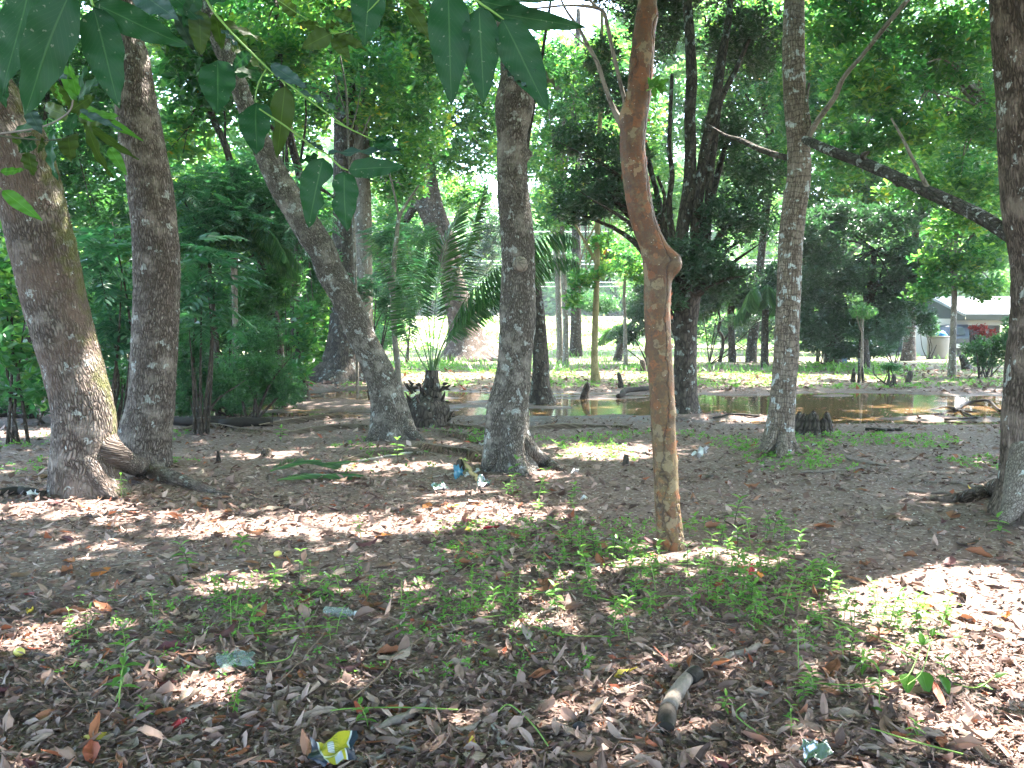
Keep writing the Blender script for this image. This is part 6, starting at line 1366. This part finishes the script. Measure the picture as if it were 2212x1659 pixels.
part_tube(lg, [(1489,1486,34,.01),(1497,1480,35,.015),(1506,1476,33,.02)], 'wood_black', 'charred_band', h)
stick('thick grey stick lying aslant in the litter above the yellow wrapper', [(805,1590,26),(850,1570,27),(890,1548,25),(930,1535,22)], 'wood_grey', rough=.15)
stick('pale grey branch curving along the bottom edge past the yellow wrapper', [(735,1655,14),(790,1645,15),(850,1632,14),(905,1630,13)], 'wood_pale')
stick('bleached crooked twig in the litter at the bottom centre', [(1066,1568,11),(1072,1585,11),(1085,1602,12),(1092,1612,12)], 'wood_pale', cat='twig')
stick('arching grey twig meeting the bleached crooked one', [(1085,1595,8),(1130,1575,8),(1190,1578,7),(1230,1600,7)], 'wood_grey', cat='twig')
stick('long straight thin stick slanting across the lower left litter', [(760,1530,5,.03),(880,1420,4,.05),(930,1380,4,.05)], 'wood_brown')
stick('long thin twig leaning through the left litter by the plastic bag', [(570,1510,4,.02),(640,1460,4,.04),(700,1390,3,.05)], 'wood_brown')
stick('slim stick pointing down right below the bottle', [(1190,1575,7),(1240,1560,6),(1300,1545,6)], 'wood_pale')
stick('forked branch lying behind the charred log', [(1640,1510,10),(1680,1480,11),(1720,1462,9),(1760,1450,8,.03)], 'wood_grey')
stick('thick brown broken branch half under leaves right of the charred log', [(1540,1440,22),(1600,1420,20),(1640,1400,18)], 'wood_grey')
stick('curved pale twig in the middle of the seedlings', [(1140,1360,8),(1165,1330,8),(1200,1318,8)], 'wood_pale', cat='twig')
stick('short tan stick among the right seedlings', [(1780,1350,10),(1740,1375,10),(1700,1400,10)], 'wood_grey')
stick('peeled tan stick beside the blue wrapper', [(995,1005,12,.05),(1015,1024,12,.03),(1040,1045,11)], 'wood_tan')
stick('bleached stick lying left of the blue wrapper', [(935,1033,6),(965,1028,6),(990,1025,6)], 'wood_pale')
stick('white plastic straw beside the blue wrapper', [(1005,1030,5),(1020,1022,5),(1034,1014,5)], 'foam', 'straw', None, cat='straw', rough=0)
stick('long pale stick lying in front of the slanting trunk', [(770,1000,7),(820,992,7),(880,982,7),(915,980,6)], 'wood_pale')
stick('curving grey stick on the path at the left', [(240,1225,7),(330,1210,7),(400,1195,6),(440,1190,5)], 'wood_grey')
stick('second curving stick on the left path', [(400,1190,5),(450,1205,6),(520,1208,6),(590,1195,5)], 'wood_grey')
stick('thin straight stick in the sunlit band', [(430,1255,4),(500,1236,5),(560,1228,4)], 'wood_pale')
stick('grey fallen branch pointing at the massive ridged trunk', [(1985,1042,6),(2015,1046,9),(2060,1044,9),(2095,1052,8),(2140,1056,9)], 'wood_grey', rough=.3)
stick('lesser grey branch before the massive ridged trunk', [(1960,1060,6),(2020,1066,7),(2080,1066,6)], 'wood_grey')
stick('short branch on the soil left of the massive trunk', [(1830,992,8),(1870,1002,9),(1915,1008,7)], 'wood_grey')
stick('thin branch lying near the pale lichened trunk', [(1730,1022,6),(1800,1018,7),(1870,1012,5)], 'wood_grey')
stick('thick stick across the bottom right corner', [(1960,1560,8),(2040,1600,8),(2130,1640,10),(2200,1655,12)], 'wood_grey')
stick('thin twig in the bottom right dapple', [(1990,1420,4),(2050,1450,5),(2110,1470,5)], 'wood_brown', cat='twig')
stick('dark stick in the lower left corner litter', [(40,1560,8),(110,1540,9),(190,1530,8)], 'wood_brown')
stick('short log-like stick left of the tan folded leaf', [(640,1530,15),(655,1510,16),(668,1492,15)], 'wood_grey')
stick('worn stick standing out of the litter left of the pale plastic bag', [(330,1470,10),(370,1455,10),(410,1450,8)], 'wood_grey')
stick('grey root-like stick crossing below the red trunk', [(1180,1215,6),(1280,1222,7),(1380,1212,7)], 'wood_pale')
stick('thin bleached twig by the red trunk foot', [(1290,1170,4,.03),(1370,1185,4,.02),(1420,1190,4)], 'wood_pale', cat='twig')
stick('black waterlogged trunk lying at the pond edge left', [(380,918,26),(450,922,28),(520,922,26),(590,920,20)], 'wood_black', 'log', None, cat='log', nu=14)
stick('dark rotten log at the left edge by the pond', [(-30,902,40),(20,900,38),(60,905,30)], 'wood_black', 'log', None, cat='log', nu=14)
stick('low dark mound of rotten wood left of the mossy trunk', [(-20,1072,24),(40,1070,26),(100,1074,20)], 'wood_black', 'log', None, cat='log', nu=14, rough=.3)
for k, (pts, lb) in enumerate([([(1985,905,6),(2040,896,8),(2090,890,7),(2140,900,5)],'black waterlogged branch in the right end of the pond'),([(2060,893,8,.05),(2100,886,8,.14),(2130,884,7,.18),(2160,895,6,.05)],'black branch arching out of the pond on the right'),([(1990,893,5),(2050,890,6,.08),(2110,905,5)],'tangled black branch of the right pond heap'),
        ([(2040,908,5),(2110,905,6),(2170,902,4)],'dark branch in front of the pond heap'),([(1335,860,12),(1360,852,14,.05),(1400,848,12,.06),(1420,840,10,.1)],'black fallen branch in the pond left of the red trunk'),([(1540,905,5),(1590,898,6),(1640,900,5)],'thin black stick in the pond between two trunks'),([(1800,882,5),(1850,878,6),(1880,884,5)],'pale stick floating in the middle of the right pond'),
        ([(1870,930,8),(1910,932,9),(1950,930,7)],'dark stick in the mud before the right pond'),([(1050,880,5,.0),(1065,868,5,.05),(1080,858,4,.1)],'pale stick standing out of the water left of the central trunk')]):
    stick(lb, pts, 'wood_black' if 'pale' not in lb else 'wood_pale', cat='branch', name='waterlogged_branch', group='waterlogged branches in the pond', seed=k)
def stump(label, x, y, wd, ht, n, seed, mat='bark_dark', name='stump', jag=.4, cat='stump', lean=0):
    h = hit(x, y); r = px(wd, h[1])/2; H = px(ht, h[1]); rs = np.random.RandomState(seed); root = empty(name, h, label, cat)
    if n == 1:
        V, Fq, B = tube([[0, 0, -.05, r*1.3], [lean*.3*H, 0, H*.4, r], [lean*.7*H, 0, H*.8, r*.85], [lean*H, 0, H, r*.5]], 14, 24, (), (), .3, 0, seed); link('wood', mesh_np('wood', V, Fq, M[mat], vec=B), root); return root
    for k in range(n):
        a = rs.uniform(0, 6.28); q = rs.uniform(.4, 1)*r; c = np.array([math.cos(a)*q, math.sin(a)*q*.6, 0]); hh = H*rs.uniform(1-jag, 1)
        V, Fq, B = tube([[*c*1.15, r*.30], [*(c+[0, 0, hh*.5]), r*.22], [*(c*.9+[0, 0, hh*.9]), r*.15], [*(c*.88+[0, 0, hh]), r*.04]], 7, 10, (), (), .25, 0, seed+k); link('splinter', mesh_np('splinter', V, Fq, M[mat], vec=B), root)
    return root
stump('jagged black rotted stump at the pond edge right of the pale trunk', 1757, 938, 76, 52, 22, 3)
stump('upright dark snag standing in the water left of the red trunk', 1262, 862, 18, 36, 1, 5, lean=.25)
stump('short reddish snag on the far bank beside the red trunk', 1390, 806, 14, 30, 1, 6, 'bark_ridged', lean=-.1)
stump('thin dark snag standing at the pond behind the red trunk', 1342, 838, 10, 34, 1, 7, lean=-.2)
stump('low coppiced stump below the thin stake-like sapling', 1852, 826, 26, 38, 5, 8)
stump('coppiced stump topped with green shoots right of the stake-like sapling', 1925, 834, 24, 30, 5, 9)
stump('small leaning stump between the coppiced ones and the house', 1962, 828, 14, 26, 1, 10, lean=.2)
stump('dark forked stump leaning beside the young grey tree', 2090, 800, 18, 32, 1, 11, lean=-.5)
stump('small cut stub with orange wood beside the blue wrapper', 994, 1016, 16, 24, 1, 12)
stump('small brown stub right of the central trunk', 1168, 1003, 24, 20, 1, 13)
stump('small upright stub in the weeds before the pond', 1352, 1006, 12, 24, 1, 14)
stump('small dark stump in the shade right of the straight thick trunk', 575, 985, 22, 16, 1, 15)
stump('thin upright dark stub beside the straight thick trunk', 472, 1000, 8, 26, 1, 16)
stump('dark snag in the pond beside the pale lichened trunk', 1628, 876, 12, 18, 1, 17)
c = bpy.data.objects.get('stump.008')

# ------------------------------------------------------------------ litter left by people, fruit
def sheet(name, x, y, w_, h_, mat, label, cat, seed, amp=.25, rz=0.0, n=11, tiltx=.2, lift=.01):
    rs = np.random.RandomState(seed); u = np.linspace(-1, 1, n); U, W_ = np.meshgrid(u, u); Z = amp*fbm(U*1.6+seed, W_*1.6, seed=seed, oct=3)*w_*1.6
    h = hit(x, y); e = 1 + .25*vnoise(U*2+seed, W_*2, seed=seed+3); V = np.stack([U*w_/2*e, W_*h_/2*e, Z - Z.min() + (W_+1)*h_*.5*tiltx], -1).reshape(-1, 3); i, j = np.meshgrid(np.arange(n-1), np.arange(n-1), indexing='ij')
    Fq = np.stack([i*n+j, i*n+j+1, (i+1)*n+j+1, (i+1)*n+j], -1).reshape(-1, 4); uv = np.stack([(U+1)/2, (W_+1)/2], -1).reshape(-1, 2)
    o = link(name, mesh_np(name, V, Fq, mat, uv=uv), None, h+np.array([0, 0, lift]), (0, 0, rz)); return tag(o, label, cat)
sheet('plastic_bag', 510, 1446, .15, .13, M['bag'], 'crumpled pale green transparent plastic bag on the litter', 'plastic bag', 3, .22, .2, 19, .12)
def wrapper_mat():
    t = NT('printed yellow and navy wrapper'); uv = t.n('UVMap').outputs[0]; sx = t.n('SeparateXYZ'); t.l(uv, sx.inputs[0]); u, v = sx.outputs[0], sx.outputs[1]
    nav = t.math('GREATER_THAN', t.math('ADD', t.math('MULTIPLY', t.math('ABSOLUTE', t.math('SUBTRACT', u, .52)), 1.0), t.math('MULTIPLY', v, -.18)), .20)
    edge = t.math('COMPARE', t.math('ADD', t.math('MULTIPLY', t.math('ABSOLUTE', t.math('SUBTRACT', u, .52)), 1.0), t.math('MULTIPLY', v, -.18)), .20); edge.node.inputs[2].default_value = .018
    c = t.mix(nav, (.32, .29, .02), (.012, .018, .04)); c = t.mix(edge, c, (.40, .42, .43))
    bx1 = t.math('MULTIPLY', t.math('COMPARE', u, .45), t.math('COMPARE', v, .66)); bx1.node.inputs[0].links[0].from_node.inputs[2].default_value = .07; bx1.node.inputs[1].links[0].from_node.inputs[2].default_value = .15
    bx2 = t.math('MULTIPLY', t.math('COMPARE', u, .56), t.math('COMPARE', v, .10)); bx2.node.inputs[0].links[0].from_node.inputs[2].default_value = .08; bx2.node.inputs[1].links[0].from_node.inputs[2].default_value = .09
    ln = t.math('MULTIPLY', t.math('SINE', t.math('MULTIPLY', v, 150)), .5); c = t.mix(bx1, c, t.mix(t.math('GREATER_THAN', ln, .1), (.42, .45, .46), (.22, .24, .26))); c = t.mix(bx2, c, (.30, .32, .36))
    st = t.math('MULTIPLY', t.math('COMPARE', u, .57), t.math('GREATER_THAN', t.math('SINE', t.math('MULTIPLY', t.math('ADD', v, t.math('MULTIPLY', u, .3)), 120)), .3)); st.node.inputs[0].links[0].from_node.inputs[2].default_value = .045
    st2 = t.math('MULTIPLY', st, t.math('GREATER_THAN', v, .40)); c = t.mix(st2, c, (.20, .19, .03))
    band = t.math('MULTIPLY', t.math('COMPARE', v, .33), t.math('LESS_THAN', nav, .5)); band.node.inputs[0].links[0].from_node.inputs[2].default_value = .035; c = t.mix(band, c, (.75, .74, .55))
    return t.done(t.bsdf(c, .28, t.noise(uv, 14, 3), .4, .004, .6).outputs[0])
sheet('wrapper', 722, 1650, .165, .12, wrapper_mat(), 'crumpled yellow and navy printed wrapper at the bottom edge', 'wrapper', 5, .13, .35, 15, .30)
sheet('foil_wrapper', 1762, 1650, .10, .07, M['foil'], 'crumpled silver foil wrapper at the bottom edge', 'wrapper', 8, .25, .2, 13, .4)
sheet('blue_wrapper', 990, 1038, .10, .13, M['blue_wrap'], 'torn blue plastic wrapper by the tan stick', 'wrapper', 9, .45, .2, 11, .6)
sheet('foil_scrap', 1044, 1058, .12, .10, M['foil'], 'shiny foil scrap at the end of the tan stick', 'scrap', 10, .4, .2, 9, .5)
sheet('grey_scrap', 950, 1064, .14, .10, M['foil'], 'crinkled grey plastic scrap left of the foil scrap', 'scrap', 11, .3, .2, 9, .3)
sheet('red_strip', 1060, 1146, .13, .025, M['red_plastic'], 'thin red plastic strip beside the yellow leaf', 'scrap', 12, .1, .1, 7, .05)
sheet('red_wrapper', 1622, 1250, .05, .06, M['red_plastic'], 'small red wrapper edge among the bright seedlings', 'scrap', 13, .3, .3, 7, .9)
sheet('orange_scrap', 1640, 1254, .06, .03, M['orange'], 'orange and white scrap among the bright seedlings', 'scrap', 14, .3, .3, 7, .3)
for (x, y, w_, lb) in [(1518,985,.14,'white foam scrap between the red and the pale trunk'),(1512,997,.16,'lower white foam scrap between the red and the pale trunk'),(1758,966,.05,'small white scrap right of the pale trunk'),(1040,968,.07,'round white scrap in front of the palm stump'),(1242,1028,.10,'flat white scrap on the litter right of the central trunk'),
        (2148,1248,.07,'white curled scrap at the top of the big sunlit patch'),(1420,1074,.04,'tiny white scrap left of the red trunk'),(70,1078,.08,'bright white scrap in the sunlit strip at the left'),(1262,1084,.06,'bluish white scrap in the path dapple')]:
    sheet('plastic_scrap', x, y, w_, w_*.7, M['foam'], lb, 'scrap', int(x) % 50, .35, x, 7, .5)
# clear bottle
h = hit(735, 1335); bt = empty('bottle', h+np.array([0, 0, .03]), 'crushed clear plastic bottle lying among the seedlings', 'bottle'); bt.rotation_euler = (0, 0, -.15)
V, Fq, B = tube([[-.09, 0, 0, .024], [-.085, 0, 0, .030], [-.04, 0, .002, .027], [0, 0, 0, .030], [.04, 0, 0, .029], [.06, 0, 0, .018], [.075, 0, 0, .011], [.085, 0, 0, .011]], 20, 40, rough=.12, seed=3); link('body', mesh_np('body', V, Fq, M['clear'], vec=B), bt)
V, Fq, B = tube([[.082, 0, 0, .014], [.097, 0, 0, .014]], 14, 4); link('cap', mesh_np('cap', V, Fq, M['foam'], vec=B), bt)
h = hit(190*1.0+980*0, 1238) if False else hit(1010+0, 1195)
def fruit(x, y, r, lb, mat='fruit', name='fruit', cat='fruit'):
    h = hit(x, y); a = rn.uniform(0, 6.28); d = np.array([math.cos(a), math.sin(a), 0])*r*1.25; q = [[*(-d), r*.12], [*(-d*.75), r*.62], [0, 0, 0, r], [*(d*.75), r*.62], [*d, r*.12]]
    V, Fq, B = tube(q, 14, 16, rough=.06); tag(link(name, mesh_np(name, V, Fq, M[mat], vec=B), None, h+np.array([0, 0, r*.8])), lb, cat, 'fruit fallen from the trees')
fruit(42, 1420, .024, 'yellow fallen fruit in the left litter'); fruit(536, 1318, .020, 'yellow fallen fruit above the pale plastic bag'); fruit(600, 1203, .024, 'pale yellow fruit on the left path'); fruit(1255, 1262, .014, 'yellow blossom-like fruit in the seedling bed')
fruit(1252, 1582, .022, 'black round seed pod in the bottom litter', 'nut', 'seed_pod', 'seed pod'); fruit(40, 1500, .022, 'dark seed pod in the lower left litter', 'nut', 'seed_pod', 'seed pod'); fruit(286, 1258, .02, 'dark seed pod on the left path', 'nut', 'seed_pod', 'seed pod'); fruit(1605, 1560, .018, 'grey weathered nut right of the charred log', 'wood_grey', 'nut', 'nut')

# ------------------------------------------------------------------ added volume of even density, lifting the distant blacks as lens flare does
def glare_haze():
    V, Fq = [], []; box(V, Fq, -160, 160, -30, 235, -1.6, 62)
    t = NT('lens glare volume'); vol = t.n('VolumePrincipled'); vol.inputs['Density'].default_value = GLARE_HAZE; vol.inputs['Color'].default_value = (.86, .93, 1, 1); vol.inputs['Anisotropy'].default_value = .2
    t.l(vol.outputs[0], t.out.inputs['Volume']); tag(link('glare_haze', mesh_np('glare_haze', np.array(V), Fq, t.m, smooth_=False)), kind='stuff')
GLARE_HAZE = .0005
glare_haze()
